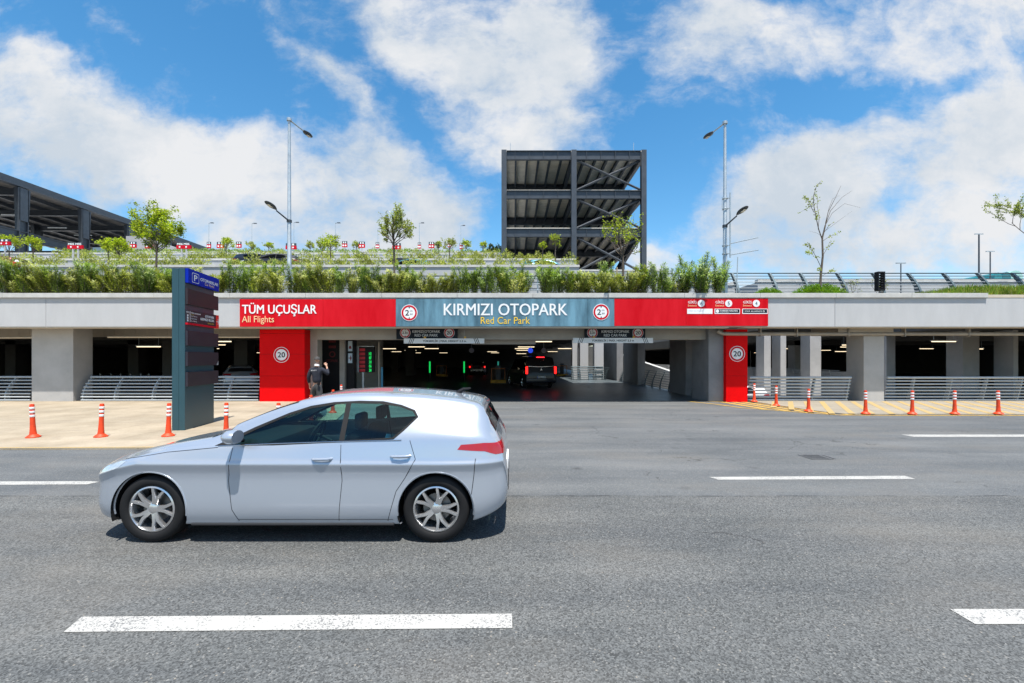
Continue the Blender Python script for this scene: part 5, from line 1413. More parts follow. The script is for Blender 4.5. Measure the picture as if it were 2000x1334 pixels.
HATCH = dict(
    zt=[(-2.24, .56), (-2.19, .66), (-2.08, .745), (-1.9, .80), (-1.6, .865), (-1.2, .935), (-.92, .985), (-.86, 1.0), (-.55, 1.155), (-.25, 1.285), (.0, 1.365), (.25, 1.405), (.6, 1.42), (1.0, 1.405), (1.4, 1.37), (1.65, 1.335), (1.80, 1.30), (1.845, 1.24), (1.97, 1.05), (2.04, .93), (2.07, .88), (2.10, .70), (2.115, .56)],
    w=[(-2.24, .52), (-2.19, .66), (-2.08, .77), (-1.9, .83), (-1.7, .865), (-1.35, .89), (-.6, .895), (.8, .895), (1.35, .9), (1.7, .88), (1.9, .835), (2.04, .76), (2.1, .70), (2.115, .64)],
    zb=[(-2.24, .34), (-2.15, .24), (-1.8, .20), (-1, .175), (.8, .175), (1.7, .2), (1.95, .26), (2.08, .33), (2.115, .40)],
    zbelt=[(-2.24, .50), (-2.19, .60), (-2.08, .68), (-1.9, .735), (-1.6, .80), (-1.2, .865), (-.86, .90), (-.5, .915), (0, .935), (.6, .965), (1.1, .995), (1.5, 1.0), (1.8, .975), (1.95, .94), (2.05, .86), (2.1, .68), (2.115, .55)],
    wr=[(-2.24, .40), (-2.08, .58), (-1.2, .73), (-.86, .745), (-.4, .69), (0, .635), (.5, .60), (1.3, .575), (1.8, .545), (1.9, .58), (2.05, .62), (2.115, .50)],
    axle=1.35, wr_=.318, arch=.365, zw=.318, track=.855,
    win=[[(-.66, .935), (-.40, 1.065), (-.12, 1.19), (.08, 1.255), (.30, 1.29), (.42, 1.30), (.42, .965), (0, .95), (-.4, .937)],
         [(.47, 1.302), (.75, 1.297), (.95, 1.27), (1.09, 1.225), (1.13, 1.175), (1.02, 1.07), (.93, .995), (.47, .968)],
         ],
    dlo=[(-.76, .918), (-.62, .985), (-.42, 1.085), (-.12, 1.215), (.08, 1.28), (.30, 1.315), (.55, 1.327), (.78, 1.322), (.97, 1.287), (1.11, 1.238), (1.153, 1.175), (1.035, 1.058), (.942, .978), (.42, .95), (-.2, .922)],
    wind=(-.85, -.06), rear=(1.85, 1.975), ws0=.10,
    tail=[(1.56, .885), (1.60, .93), (1.85, .94), (2.2, .925), (2.2, .825), (1.98, .825), (1.86, .862)],
    head=[(-2.3, .66), (-2.12, .715), (-1.80, .765), (-1.66, .775), (-1.74, .715), (-1.95, .655), (-2.2, .60), (-2.3, .60)],
    seams=[[(-.58, .90), (-.60, .60), (-.56, .33), (-.50, .22)], [(.445, .93), (.47, .60), (.44, .22)], [(1.10, .97), (1.16, .80), (1.06, .62), (.98, .50), (.90, .22)], [(-.50, .235), (.95, .235)], [(-1.72, .785), (-1.2, .86), (-.72, .905)], [(1.76, .80), (1.74, .62), (1.71, .42)]],
    handles=[(.28, .80), (1.02, .825)], crease=.775, mirror=(-.52, .98))
def _rx(x):
    return -1.35+(x+1.35)*.78 if x < -1.35 else (1.5+(x-1.5)*.86 if x > 1.5 else x)
for _k in ('zt', 'w', 'zb', 'zbelt', 'wr'): HATCH[_k] = [(_rx(a), b) for a, b in HATCH[_k]]
HATCH['rear'] = tuple(_rx(a) for a in HATCH['rear'])
for _k in ('tail', 'head'): HATCH[_k] = [(_rx(a), b) for a, b in HATCH[_k]]
HATCH['seams'] = [[(_rx(a), b) for a, b in q] for q in HATCH['seams']]
VAN = dict(
    zt=[(-2.5, .60), (-2.45, .80), (-2.3, .95), (-2.0, 1.05), (-1.6, 1.16), (-1.5, 1.2), (-1.1, 1.55), (-.75, 1.79), (-.4, 1.86), (.5, 1.90), (1.8, 1.89), (2.25, 1.86), (2.33, 1.80), (2.42, 1.5), (2.47, 1.15), (2.5, .9), (2.52, .7)],
    w=[(-2.5, .62), (-2.4, .80), (-2.2, .90), (-1.6, .95), (1.8, .95), (2.3, .93), (2.45, .91), (2.52, .88)],
    zb=[(-2.5, .38), (-2.3, .26), (-1, .22), (1.5, .22), (2.2, .28), (2.52, .36)],
    zbelt=[(-2.5, .55), (-2.4, .75), (-2.0, .92), (-1.5, 1.0), (0, 1.03), (2.2, 1.06), (2.4, 1.05), (2.48, .95), (2.52, .65)],
    wr=[(-2.5, .45), (-1.6, .80), (-1.1, .78), (-.4, .76), (2.2, .76), (2.4, .80), (2.52, .80)],
    axle=1.58, wr_=.335, arch=.385, zw=.335, track=.90,
    win=[[(-1.25, 1.08), (-.75, 1.55), (-.45, 1.66), (-.1, 1.68), (-.1, 1.08)], [(-.02, 1.08), (-.02, 1.68), (1.0, 1.69), (1.0, 1.09)], [(1.08, 1.10), (1.08, 1.69), (2.05, 1.68), (2.15, 1.12)]],
    dlo=[(-1.35, 1.05), (-.8, 1.58), (-.5, 1.70), (0, 1.72), (2.1, 1.72), (2.24, 1.08)],
    wind=(-1.48, -.78), rear=(2.335, 2.46), ws0=.1, tail=None, head=[(-2.6, .78), (-2.2, .88), (-1.95, .92), (-2.1, .74), (-2.6, .68)],
    seams=[[(-.06, 1.05), (-.06, .26)], [(1.04, 1.06), (1.04, .26)]], handles=[(.1, .95), (-.25, .95)], crease=.85, mirror=(-1.2, 1.12))
def section(sp, x):
    w = itp(sp['w'], x); zb = itp(sp['zb'], x); zt = itp(sp['zt'], x); zbl = min(itp(sp['zbelt'], x), zt-.02); wr = min(itp(sp['wr'], x), w-.03)
    cr = min(sp['crease'], zbl-.04); hh = cr-zb
    zre = zbl+(zt-zbl)*(.86 if zt-zbl > .2 else .7)
    wb = w-.045-.02*max(0, min(1, (zt-zbl)/.4))
    P = [(w*.55, zb+.01), (w-.07, zb), (w-.022, zb+.05), (w-.004, zb+.05+hh*.22), (w-.020*min(1, hh/.4), zb+hh*.80), (w, cr-.022), (w-.019, cr+.018), (wb, zbl), ((wb*.45+wr*.55), zbl+(zre-zbl)*.55), (wr, zre), (wr-.07, zre+(zt-zre)*.55), (wr*.55, zt-.012), (0, zt)]
    return P
def sect_pts(sp, x, sub=4):
    P = section(sp, x); out = []
    n = len(P)
    for i in range(n-1):
        p0 = P[max(0, i-1)]; p1 = P[i]; p2 = P[i+1]; p3 = P[min(n-1, i+2)]
        for k in range(sub):
            t = k/sub; r = []
            for c in (0, 1):
                m1 = (p2[c]-p0[c])*.42; m2 = (p3[c]-p1[c])*.42
                if i in (0, 4, 5, 6): m1 *= .45; m2 *= .45
                r.append((2*t**3-3*t**2+1)*p1[c]+(t**3-2*t**2+t)*m1+(-2*t**3+3*t**2)*p2[c]+(t**3-t**2)*m2)
            out.append(r)
    out.append(list(P[-1])); return out
def surf_y(sp, x, z):
    q = sect_pts(sp, x)
    for a, b in zip(q[2:], q[3:]):
        if (a[1]-z)*(b[1]-z) <= 0 and abs(b[1]-a[1]) > 1e-6:
            t = (z-a[1])/(b[1]-a[1]); return a[0]+(b[0]-a[0])*t
    return q[16][0]
def inpoly(poly, x, z):
    c = False; n = len(poly)
    for i in range(n):
        x0, z0 = poly[i]; x1, z1 = poly[(i+1) % n]
        if (z0 > z) != (z1 > z) and x < (x1-x0)*(z-z0)/(z1-z0)+x0: c = not c
    return c
def cut(bm, poly, filt):
    n = len(poly)
    for i in range(n):
        a = poly[i]; b = poly[(i+1) % n]; d = Vector((b[0]-a[0], b[1]-a[1]))
        if d.length < 1e-6: continue
        lo = (min(a[0], b[0])-.012, min(a[1], b[1])-.012); hi = (max(a[0], b[0])+.012, max(a[1], b[1])+.012)
        fs = []
        for f in bm.faces:
            xs = [v.co.x for v in f.verts]; zs_ = [v.co.z for v in f.verts]
            if max(xs) < lo[0] or min(xs) > hi[0] or max(zs_) < lo[1] or min(zs_) > hi[1] or not filt(f): continue
            fs.append(f)
        g = set(fs)
        for f in fs: g.update(f.edges); g.update(f.verts)
        bmesh.ops.bisect_plane(bm, geom=list(g), dist=1e-5, plane_co=(a[0], 0, a[1]), plane_no=(-d.y, 0, d.x))
def wheel(t, x, y, sp, rim_m, spokes=5, name='wheel'):
    R_ = sp['wr_']; s = 1 if y > 0 else -1; w = .215
    wt = bpy.data.objects.new(name, None); col.objects.link(wt); wt.empty_display_size = .1; wt.parent = t; wt.location = (x, y, sp['zw'])
    M = Matrix.Rotation(-s*PI/2, 4, 'X')      # local z -> outward
    r1 = R_*.70
    mb = MB(); mb.lathe([(r1, -w), (R_*.93, -w), (R_*.985, -w+.03), (R_, -w+.06), (R_, -.045), (R_*.985, -.02), (R_*.93, -.003), (R_*.80, .002), (r1+.006, -.006), (r1-.005, -.02)], 44, M, closed=True)
    o = obj('tyre', mb, C_RUB, None, smooth=True, base=False); o.parent = wt
    mb = MB(); mb.lathe([(r1-.004, -w+.01), (r1-.004, -.012), (r1-.018, -.006), (r1-.028, -.022), (r1-.04, -w*.8)], 44, M)
    for k in range(spokes):
        for off in (-.16, .16):
            a = 2*PI*k/spokes+off; a2 = 2*PI*k/spokes+off*1.7
            pts = [(math.cos(a)*.045, math.sin(a)*.045, -.035), (math.cos(a)*r1*.55, math.sin(a)*r1*.55, -.022), (math.cos(a2)*(r1-.02), math.sin(a2)*(r1-.02), -.02)]
            vs = []
            for i, p in enumerate(pts):
                p = Vector(p); tg = Vector((-math.sin(a), math.cos(a), 0)); hw = (.024, .018, .016)[i]
                for q in ((-hw, 0), (-hw*.7, .012), (hw*.7, .012), (hw, 0), (hw*.8, -.03), (-hw*.8, -.03)): vs.append(M @ (p+tg*q[0]+Vector((0, 0, q[1]))))
            fs = [(i*6+j, i*6+(j+1) % 6, i*6+6+(j+1) % 6, i*6+6+j) for i in range(2) for j in range(6)]+[(0, 1, 2, 3, 4, 5), (12, 13, 14, 15, 16, 17)]
            mb.add(vs, fs)
    mb.lathe([(.0005, -.018), (.03, -.018), (.06, -.03), (.062, -.05)], 20, M)
    o = obj('rim', mb, rim_m, None, smooth=True, base=False); o.parent = wt
    mb = MB(); mb.lathe([(.001, -.085), (.135, -.085), (.135, -.10), (.001, -.10)], 28, M)
    o = obj('brake_disc', mb, mat('brake_steel', (.22, .21, .2), .4, metal=.7, var=.1), None, base=False); o.parent = wt
    return wt
def make_car(name, label, sp, paint, glass, loc, rz, detail=True, rim=None, lights=1.0, seatm=None, group=None):
    t = thing(name, label, 'car', loc, rz, local=True, group=group)
    x0, x1 = sp['zt'][0][0], sp['zt'][-1][0]; xs = []; x = x0
    brk = [p[0] for p in sp['zt']]
    step = .05 if detail else .11
    while x < x1-1e-6:
        xs.append(x); dx = step
        if x < x0+.25 or x > x1-.28: dx = step*.5
        x += dx
    xs.append(x1)
    for q in sp['wind']+sp['rear']:
        xs = [v for v in xs if abs(v-q) > .012]+[q]
    xs.sort()
    rows = [sect_pts(sp, v) for v in xs]; m = len(rows[0])
    bm = bmesh.new(); V = [[bm.verts.new((x, -p[0], p[1])) for p in r] for x, r in zip(xs, rows)]
    lay = bm.faces.layers.int.new('k')
    jb = 9*4   # roof edge row
    for i in range(len(xs)-1):
        for j in range(m-1):
            f = bm.faces.new((V[i][j], V[i+1][j], V[i+1][j+1], V[i][j+1]))
            xm = (xs[i]+xs[i+1])/2
            if j >= jb+1 and sp['wind'][0] < xm < sp['wind'][1]: f[lay] = 2 if j >= jb+2 else 3
            elif j >= jb+1 and sp['rear'][0] < xm < sp['rear'][1]: f[lay] = 4
    for i in (0, len(xs)-1):
        vs = [v for v in V[i]]; a = bm.verts.new((xs[i], 0, V[i][0].co.z)); bm.faces.new(vs+[a])
    side = lambda f: f.calc_center_median().y < -.42 and f[lay] == 0
    def poly_arch(cx):
        return [(cx+sp['arch']*math.cos(PI*k/14), sp['zw']+sp['arch']*math.sin(PI*k/14)) for k in range(-3, 18)]
    cuts = [(sp['dlo'], 5)]+[(w_, 6) for w_ in sp['win']]
    if sp['tail']: cuts.append((sp['tail'], 7))
    if sp['head']: cuts.append((sp['head'], 8))
    for pl, k in cuts: cut(bm, pl, side)
    for cx in (-sp['axle'], sp['axle']): cut(bm, poly_arch(cx), side)
    dele = []
    for f in bm.faces:
        c = f.calc_center_median()
        if f[lay] != 0: continue
        if c.y < -.42 or (k in (7, 8)):
            for pl, k in cuts:
                if (c.y < -.42) and inpoly(pl, c.x, c.z): f[lay] = k
            for cx in (-sp['axle'], sp['axle']):
                if inpoly(poly_arch(cx), c.x, c.z) and c.z < sp['zw']+sp['arch']: dele.append(f)
    bmesh.ops.delete(bm, geom=list(set(dele)), context='FACES')
    bmesh.ops.recalc_face_normals(bm, faces=bm.faces)
    def extract(ks, inset=0.0, both=True, only=None):
        out = []
        for s in ((1, -1) if both else (only,)):
            mb = MB(); idx = {}
            for f in bm.faces:
                if f[lay] not in ks: continue
                ids = []
                for v in f.verts:
                    if v not in idx:
                        n = v.normal; idx[v] = len(mb.v); mb.v.append((v.co.x-n.x*inset, (v.co.y-n.y*inset)*s, v.co.z-n.z*inset))
                    ids.append(idx[v])
                mb.f.append(ids if s == 1 else ids[::-1]); mb.mi.append(0)
            out.append(mb)
        return out
    def merge(l):
        mb = MB()
        for q in l: mb.add(q.v, q.f)
        # weld the centreline
        b2 = bmesh.new(); vv = [b2.verts.new(v) for v in mb.v]
        for f in mb.f:
            try: b2.faces.new([vv[i] for i in f])
            except ValueError: pass
        bmesh.ops.remove_doubles(b2, verts=b2.verts, dist=.0008)
        r = MB(); b2.verts.index_update(); r.add([v.co.copy() for v in b2.verts], [[v.index for v in f.verts] for f in b2.faces]); b2.free(); return r
    body = obj('body', merge(extract([0])), paint, t, smooth=True)
    for mb in extract([5], -.001): obj('window_trim', mb, C_RUB, t, smooth=True)
    for mb in extract([3], -.001): obj('screen_trim', mb, C_RUB, t, smooth=True)
    for s in (1, -1):
        for q, pl in enumerate(sp['win']):
            mb = MB(); idx = {}
            for f in bm.faces:
                if f[lay] != 6: continue
                c = f.calc_center_median()
                if not inpoly(pl, c.x, c.z): continue
                ids = []
                for v in f.verts:
                    if v not in idx: idx[v] = len(mb.v); mb.v.append((v.co.x, (v.co.y+.004)*s, v.co.z))
                    ids.append(idx[v])
                mb.f.append(ids if s == 1 else ids[::-1]); mb.mi.append(0)
            if mb.f: obj('side_window', mb, glass, t, smooth=True)
    obj('windscreen', merge(extract([2])), glass, t, smooth=True)
    obj('rear_window', merge(extract([4])), glass if detail else C_BLACK, t, smooth=True)
    tl = mat('tail_lens_%d' % int(lights*10), (.32, .006, .012), .12, var=0, emit=lights*.08, coat=.6)
    hl = mat('head_lens', (.55, .58, .62), .08, metal=.4, var=.2, scale=20, coat=1)
    if sp['tail']:
        for mb in extract([7], -.002): obj('taillight', mb, tl, t, smooth=True)
    if sp['head']:
        for mb in extract([8], -.002): obj('headlight', mb, hl, t, smooth=True)
    bm.free()
    # wheels, arches, floor
    rim = rim or mat('alloy_rim', (.62, .62, .63), .22, metal=.85, var=.05)
    for cx in (-sp['axle'], sp['axle']):
        for s in (-1, 1):
            wheel(t, cx, s*sp['track'], sp, rim)
            M = Matrix.Translation((cx, s*.50, sp['zw'])) @ Matrix.Rotation(-s*PI/2, 4, 'X')
            mb = MB(); dd_ = itp(sp['w'], cx)-.515; ar = sp['arch']-.002; vs = [(cx, s*.5, sp['zw'])]
            for k in range(-3, 36):
                a = PI*k/32; xx_, zz_c = cx+ar*math.cos(a), sp['zw']+ar*math.sin(a); vs += [(xx_, s*.5, zz_c), (xx_, s*(.5+dd_), zz_c)]
            mb.add(vs, [(1+2*k, 3+2*k, 4+2*k, 2+2*k) for k in range(38)]+[(0, 1+2*k, 3+2*k) for k in range(38)])
            obj('arch_liner', mb, C_RUB, t)
            if detail:
                pts = []
                for k in range(-2, 27):
                    a = PI*k/24; zz0 = sp['zw']+(sp['arch']-.004)*math.sin(a); xx0 = cx+(sp['arch']-.004)*math.cos(a)
                    if zz0 < itp(sp['zb'], xx0)+.05: continue
                    pts.append((xx0, s*(surf_y(sp, xx0, zz0)-.006), zz0))
                mb = MB(); mb.tube(pts, .011, 6); obj('arch_lip', mb, paint, t, smooth=True)
    mb = MB(); a = sp['axle']-sp['arch']-.01; wf = itp(sp['w'], 0)-.10
    mb.box(-a, a, -wf, wf, .19, .24); mb.box(x0+.25, x1-.2, -.485, .485, .2, .42); obj('floor', mb, C_RUB, t)
    if detail:
        mb = MB(); lowf = mat('sill_black', (.02, .02, .022), .6, var=.1)
        for s in (-1, 1):
            pts = [(x_, s*(surf_y(sp, x_, .21)-.012), .185) for x_ in [-a+.02+k*(2*a-.04)/10 for k in range(11)]]
            mb.tube(pts, .018, 8)
        obj('sill', mb, lowf, t, smooth=True)
        for s in (-1, 1):
            for sm in sp['seams']:
                mb = MB(); pts = []
                for (a0, b0), (a1, b1) in zip(sm, sm[1:]):
                    for k in range(8):
                        f = k/8; xx, zz = a0+(a1-a0)*f, b0+(b1-b0)*f; pts.append((xx, s*(surf_y(sp, xx, zz)-.0012), zz))
                xx, zz = sm[-1]; pts.append((xx, s*(surf_y(sp, xx, zz)-.0012), zz))
                mb.tube(pts, .0034, 5); obj('panel_gap', mb, C_BLACK, t)
            for hx, hz in sp['handles']:
                y = surf_y(sp, hx, hz)
                mb = MB(); mb.tube([(hx-.095, s*(y-.004), hz), (hx-.07, s*(y+.026), hz+.002), (hx, s*(y+.032), hz+.004), (hx+.07, s*(y+.026), hz+.005), (hx+.095, s*(y-.004), hz+.006)], [.010, .013, .014, .013, .010], 8)
                obj('door_handle', mb, paint, t, smooth=True)
            # mirror
            mx, mz = sp['mirror']; y = surf_y(sp, mx, mz)+.01
            mb = MB(); n = 16; prof = [(-.075, .25), (-.055, .75), (-.02, 1), (.03, 1), (.055, .92), (.056, .0)]; vs = []
            for u, k in prof:
                for j in range(n):
                    an = 2*PI*j/n; vs.append((mx+u, s*(y+.145+math.cos(an)*.105*k), mz+.045+math.sin(an)*.065*k))
            mb.add(vs, [(i*n+j, i*n+(j+1) % n, (i+1)*n+(j+1) % n, (i+1)*n+j) for i in range(len(prof)-1) for j in range(n)]+[tuple(range(n))])
            mr = obj('side_mirror', mb, paint, t, smooth=True)
            mb = MB(); mb.tube([(mx, s*(y-.03), mz-.02), (mx, s*(y+.09), mz+.01)], .018, 8); o = obj('mirror_stalk', mb, C_BLACK, None, smooth=True, base=False); o.parent = mr
            # window sill strip
            mb = MB(); pts = []
            for k in range(25):
                xx = -.72+k*(1.02+.72)/24; zz = .916+(.972-.916)*k/24+.004*math.sin(PI*k/24); pts.append((xx, s*(surf_y(sp, xx, zz)+.001), zz))
            mb.tube(pts, .0055, 6); obj('window_sill_strip', mb, mat('chrome', (.75, .75, .76), .12, metal=1, var=0), t, smooth=True)
        # interior
        im = seatm or mat('seat_fabric', (.05, .05, .055), .9, var=.15, scale=20)
        for s in (-1, 1):
            st = bpy.data.objects.new('seat', None); col.objects.link(st); st.parent = t; st.location = (.12, s*.36, .3)
            mb = MB(); mb.bbox(-.27, .24, -.24, .24, 0, .2, .06); o = obj('cushion', mb, im, None, smooth=True, base=False); o.parent = st
            mb = MB(); mb.bbox(.15, .29, -.235, .235, .14, .70, .055, rot=Matrix.Rotation(R(14), 3, 'Y'), piv=(.2, 0, .2)); o = obj('backrest', mb, im, None, smooth=True, base=False); o.parent = st
            mb = MB(); mb.bbox(.32, .40, -.12, .12, .72, .88, .035); o = obj('headrest', mb, im, None, smooth=True, base=False); o.parent = st
        mb = MB(); mb.bbox(.75, 1.2, -.62, .62, .3, .52, .06); mb.bbox(1.15, 1.3, -.6, .6, .45, .98, .05, rot=Matrix.Rotation(R(14), 3, 'Y')); obj('rear_bench', mb, im, t, smooth=True)
        mb = MB(); mb.bbox(-.98, -.42, -.70, .70, .60, .90, .06); obj('dashboard', mb, C_RUB, t, smooth=True)
        mb = MB(); M = Matrix.Translation((-.30, .36, .83)) @ Matrix.Rotation(R(-65), 4, 'Y')
        mb.lathe([(.17+.014*math.cos(2*PI*k/8), .014*math.sin(2*PI*k/8)) for k in range(8)], 28, M, closed=True); mb.tube([M @ Vector((-.16, 0, 0)), M @ Vector((.16, 0, 0))], .012, 6); mb.tube([M @ Vector((0, 0, 0)), M @ Vector((0, 0, -.2))], .02, 6)
        obj('steering_wheel', mb, C_RUB, t, smooth=True)
        # lower front grille and rear skirt, antenna
        mb = MB(); mb.bbox(x1-.05, x1+.006, -.5, .5, .40, .47, .01); obj('rear_skirt', mb, C_RUB, t)
        mb = MB(); mb.bbox(x1-.05, x1+.001, -.26, .26, .56, .67, .004); obj('number_plate', mb, C_WHITE, t)
        mb = MB(); mb.bbox(x0-.012, x0+.06, -.30, .30, .36, .50, .01); obj('grille', mb, C_BLACK, t)
        mb = MB(); mb.tube([(1.45, 0, itp(sp['zt'], 1.45)-.01), (1.52, 0, itp(sp['zt'], 1.5)+.045), (1.6, 0, itp(sp['zt'], 1.5)+.055)], [.03, .018, .008], 8); obj('antenna', mb, C_BLACK, t, smooth=True)
    return t
SILV = mat('silver_paint', (.44, .48, .545), .24, metal=.5, var=0, coat=1)
GL = glass_mat('car_glass', (.50, .80, .78), .9)
GD = glass_mat('dark_glass', (.06, .08, .09), .35)
car = make_car('silver_hatchback', 'silver five door hatchback driving left across the road in front', HATCH, SILV, GL, (-2.07, 5.12, 0), 0, True)

# black van driving into the entrance
NVY = mat('van_paint', (.008, .011, .020), .35, metal=0, var=0, coat=.35, spec=.3)
thv = R(-76)
vx, vy = X(1057, 26), 26.0
d = Vector((-math.cos(thv), -math.sin(thv), 0))           # heading
van = make_car('black_van', 'dark van with lit red tail lights driving into the entrance', VAN, NVY, GD, (vx+d.x*2.5, vy+d.y*2.5, 0), thv, False)
van['category'] = 'van'
def rear_kit(t, sp, w, zl, zh, plate=True, em=3.5, txt='34 KC 5127'):
    xe = sp['zt'][-1][0]; tl = mat('lit_tail_%d' % int(em*10), (.9, .01, .008), .3, var=0, emit=em)
    for s in (-1, 1):
        mb = MB(); mb.bbox(xe-.10, xe+.012, s*w-.055, s*w+.055, zl, zh, .012); obj('taillight', mb, tl, t)
    if plate:
        mb = MB(); mb.bbox(xe-.01, xe+.014, -.26, .26, zl-.24, zl-.13, .004); p = obj('number_plate', mb, C_WHITE, t)
        mb = MB(); mb.box(xe+.0145, xe+.0155, -.26, -.215, zl-.24, zl-.13); o = obj('country_strip', mb, PB, None, base=False); o.parent = p
        mb = MB(); put_text(mb, txt, (xe+.0165, -.19, zl-.22), (0, 1, 0), UZ, .42, .07, .02); o = obj('lettering', mb, C_BLACK, None, recalc=False, base=False); o.parent = p
rear_kit(van, VAN, .86, .86, 1.28, em=2.0)
mb = MB(); mb.bbox(2.33, 2.37, -.24, .24, 1.80, 1.835, .004); obj('brake_light', mb, mat('lit_brake', (1, .02, .03), .3, var=0, emit=2.5), van)
mb = MB(); mb.tube([(2.512, -.78, 1.30), (2.525, -.3, 1.27), (2.53, 0, 1.265), (2.525, .3, 1.27), (2.512, .78, 1.30)], .014, 6); mb.tube([(2.53, -.86, .52), (2.545, 0, .50), (2.53, .86, .52)], .016, 6)
obj('chrome_strip', mb, MATS['chrome'], van, smooth=True)
mb = MB(); mb.bbox(2.40, 2.56, -.90, .90, .36, .60, .03); obj('bumper', mb, NVY, van, smooth=True)
mb = MB(); cz = 1.10
for a in (90, 210, 330):
    u = Vector((0, math.cos(R(a)), math.sin(R(a)))); v = Vector((0, -u.z, u.y)); c = Vector((2.526, 0, cz))
    mb.add([c, c+u*.035+v*.018, c+u*.075, c+u*.035-v*.018], [(0, 1, 2, 3)])
obj('badge', mb, MATS['chrome'], van, recalc=False)
mb = MB(); mb.tube([(2.40, -.05, 1.52), (2.37, .2, 1.66)], .012, 5); obj('wiper', mb, C_STEEL, van)

GREY = mat('grey_paint', (.22, .23, .25), .25, metal=.5, var=0, coat=1)
def facing(px, Y, name, label, spec, pm, ang=90, z=0, em=1.2, kit=True, w=.78, glass=GD):
    th = R(ang); x = X(px, Y); L = spec['zt'][-1][0]; dd = Vector((-math.cos(th), -math.sin(th), 0))
    t = make_car(name, label, spec, pm, glass, (x+dd.x*L, Y+dd.y*L, z), th, False, lights=.15)
    if kit: rear_kit(t, spec, w, .78, .95, em=em)
    return t
facing(932, 47, 'parked_car', 'grey car with red tail lights far inside the left lane', HATCH, GREY, -90, em=1.4)
facing(470, 24.5, 'parked_car', 'silver car parked in the dark left of the red pillar', HATCH, SILV, -60, kit=False)
facing(600, 33, 'parked_car', 'dark car parked deep behind the walking man', HATCH, GREY, -60, kit=False)
WHT = mat('white_car_paint', (.75, .76, .78), .3, var=0, coat=1)
o = facing(1492, 27, 'parked_car', 'white car in the sunken light well behind the railing', HATCH, WHT, 0, z=-1.28, kit=False)
mb = MB(); mb.box(11, 19.4, 24, 31, -1.45, -1.285); struct('well_ledge', mb, w2 if False else C_PIL)
# roof cars
facing(778, 36.5, 'parked_car', 'dark blue estate parked on the first roof terrace, rear to the street', VAN, mat('dark_blue_paint', (.02, .035, .06), .25, metal=.4, var=0, coat=1), -90, z=Z(522, 36.5)-1.02, em=.3)
TEAL = mat('teal_car_paint', (.02, .16, .22), .25, metal=.3, var=0, coat=1)
facing(845, 33.5, 'parked_car', 'teal car whose roof shows right of the dark blue estate', HATCH, TEAL, 0, z=Z(514, 34.5)-1.42, kit=False)
facing(1018, 33.5, 'parked_car', 'teal car whose roof shows at the left foot of the steel frame', HATCH, TEAL, 180, z=Z(514.5, 34.5)-1.42, kit=False)
facing(590, 33.5, 'parked_car', 'black car partly hidden by the lamp post on the roof terrace', HATCH, NVY, 10, z=Z(505, 34.5)-1.42, kit=False)
facing(462, 33.5, 'parked_car', 'dark car on the roof terrace behind the teal sign column', HATCH, NVY, 180, z=Z(503, 34.5)-1.42, kit=False)
facing(45, 33, 'parked_car', 'maroon car on the roof terrace at the left edge', HATCH, mat('maroon_paint', (.14, .01, .02), .25, metal=.3, var=0, coat=1), 0, z=Z(507, 34)-1.42, kit=False)
# ================================================================== the man at the entrance
SKIN = mat('skin', (.50, .27, .18), .55, var=.08, scale=14)
NAVYC = mat('navy_cloth', (.013, .016, .028), .85, var=.2, scale=10, bump=.5, bscale=14)
TROU = mat('grey_trousers', (.038, .040, .044), .9, var=.15, scale=12, bump=.4, bscale=12)
HAIR = mat('grey_hair', (.05, .048, .046), .8, var=.35, scale=60, bump=.6, bscale=90)
def skin(name, verts, edges, rad, root, m, parent, sub=2):
    me = bpy.data.meshes.new(name); me.from_pydata([tuple(v) for v in verts], edges, []); o = bpy.data.objects.new(name, me); col.objects.link(o)
    md = o.modifiers.new('s', 'SKIN'); md.use_smooth_shade = True; md.branch_smoothing = .6
    for i, r in enumerate(rad):
        sv = me.skin_vertices[0].data[i]; sv.radius = r if isinstance(r, tuple) else (r, r); sv.use_root = (i == root)
    s2 = o.modifiers.new('u', 'SUBSURF'); s2.levels = sub; s2.render_levels = sub
    dg = bpy.context.evaluated_depsgraph_get(); nm = bpy.data.meshes.new_from_object(o.evaluated_get(dg))
    nm.materials.clear(); nm.materials.append(m); nm.name = name; nm.polygons.foreach_set('use_smooth', [True]*len(nm.polygons))
    bpy.data.objects.remove(o); q = bpy.data.objects.new(name, nm); col.objects.link(q); q.parent = parent
    return q
PX_, PY_ = X(619, 13.9), 13.9
man = thing('person', 'man in dark jacket and grey trousers, back turned, hand raised to his face', 'person', (PX_, PY_, .031), R(-8), local=True)
V_ = []; E_ = []; R_ = []
def v(p, r, par_=None):
    V_.append(p); R_.append(r); i = len(V_)-1
    if par_ is not None: E_.append((par_, i))
    return i
pel = v((0, 0, .95), (.11, .08)); sp1 = v((0, .01, 1.12), (.10, .07), pel); ch = v((0, .0, 1.32), (.11, .07), sp1); nb_ = v((0, -.01, 1.45), (.06, .05), ch)
nk = v((0, .01, 1.535), (.052, .055), nb_); hd = v((0, .03, 1.60), (.068, .085), nk); hd2 = v((0, .03, 1.68), (.072, .092), hd); hd3 = v((0, .025, 1.735), (.045, .055), hd2)
v((0, .125, 1.63), (.012, .014), hd)                                  # nose
for s in (-1, 1): v((s*.082, .02, 1.64), (.010, .022), hd2)           # ears
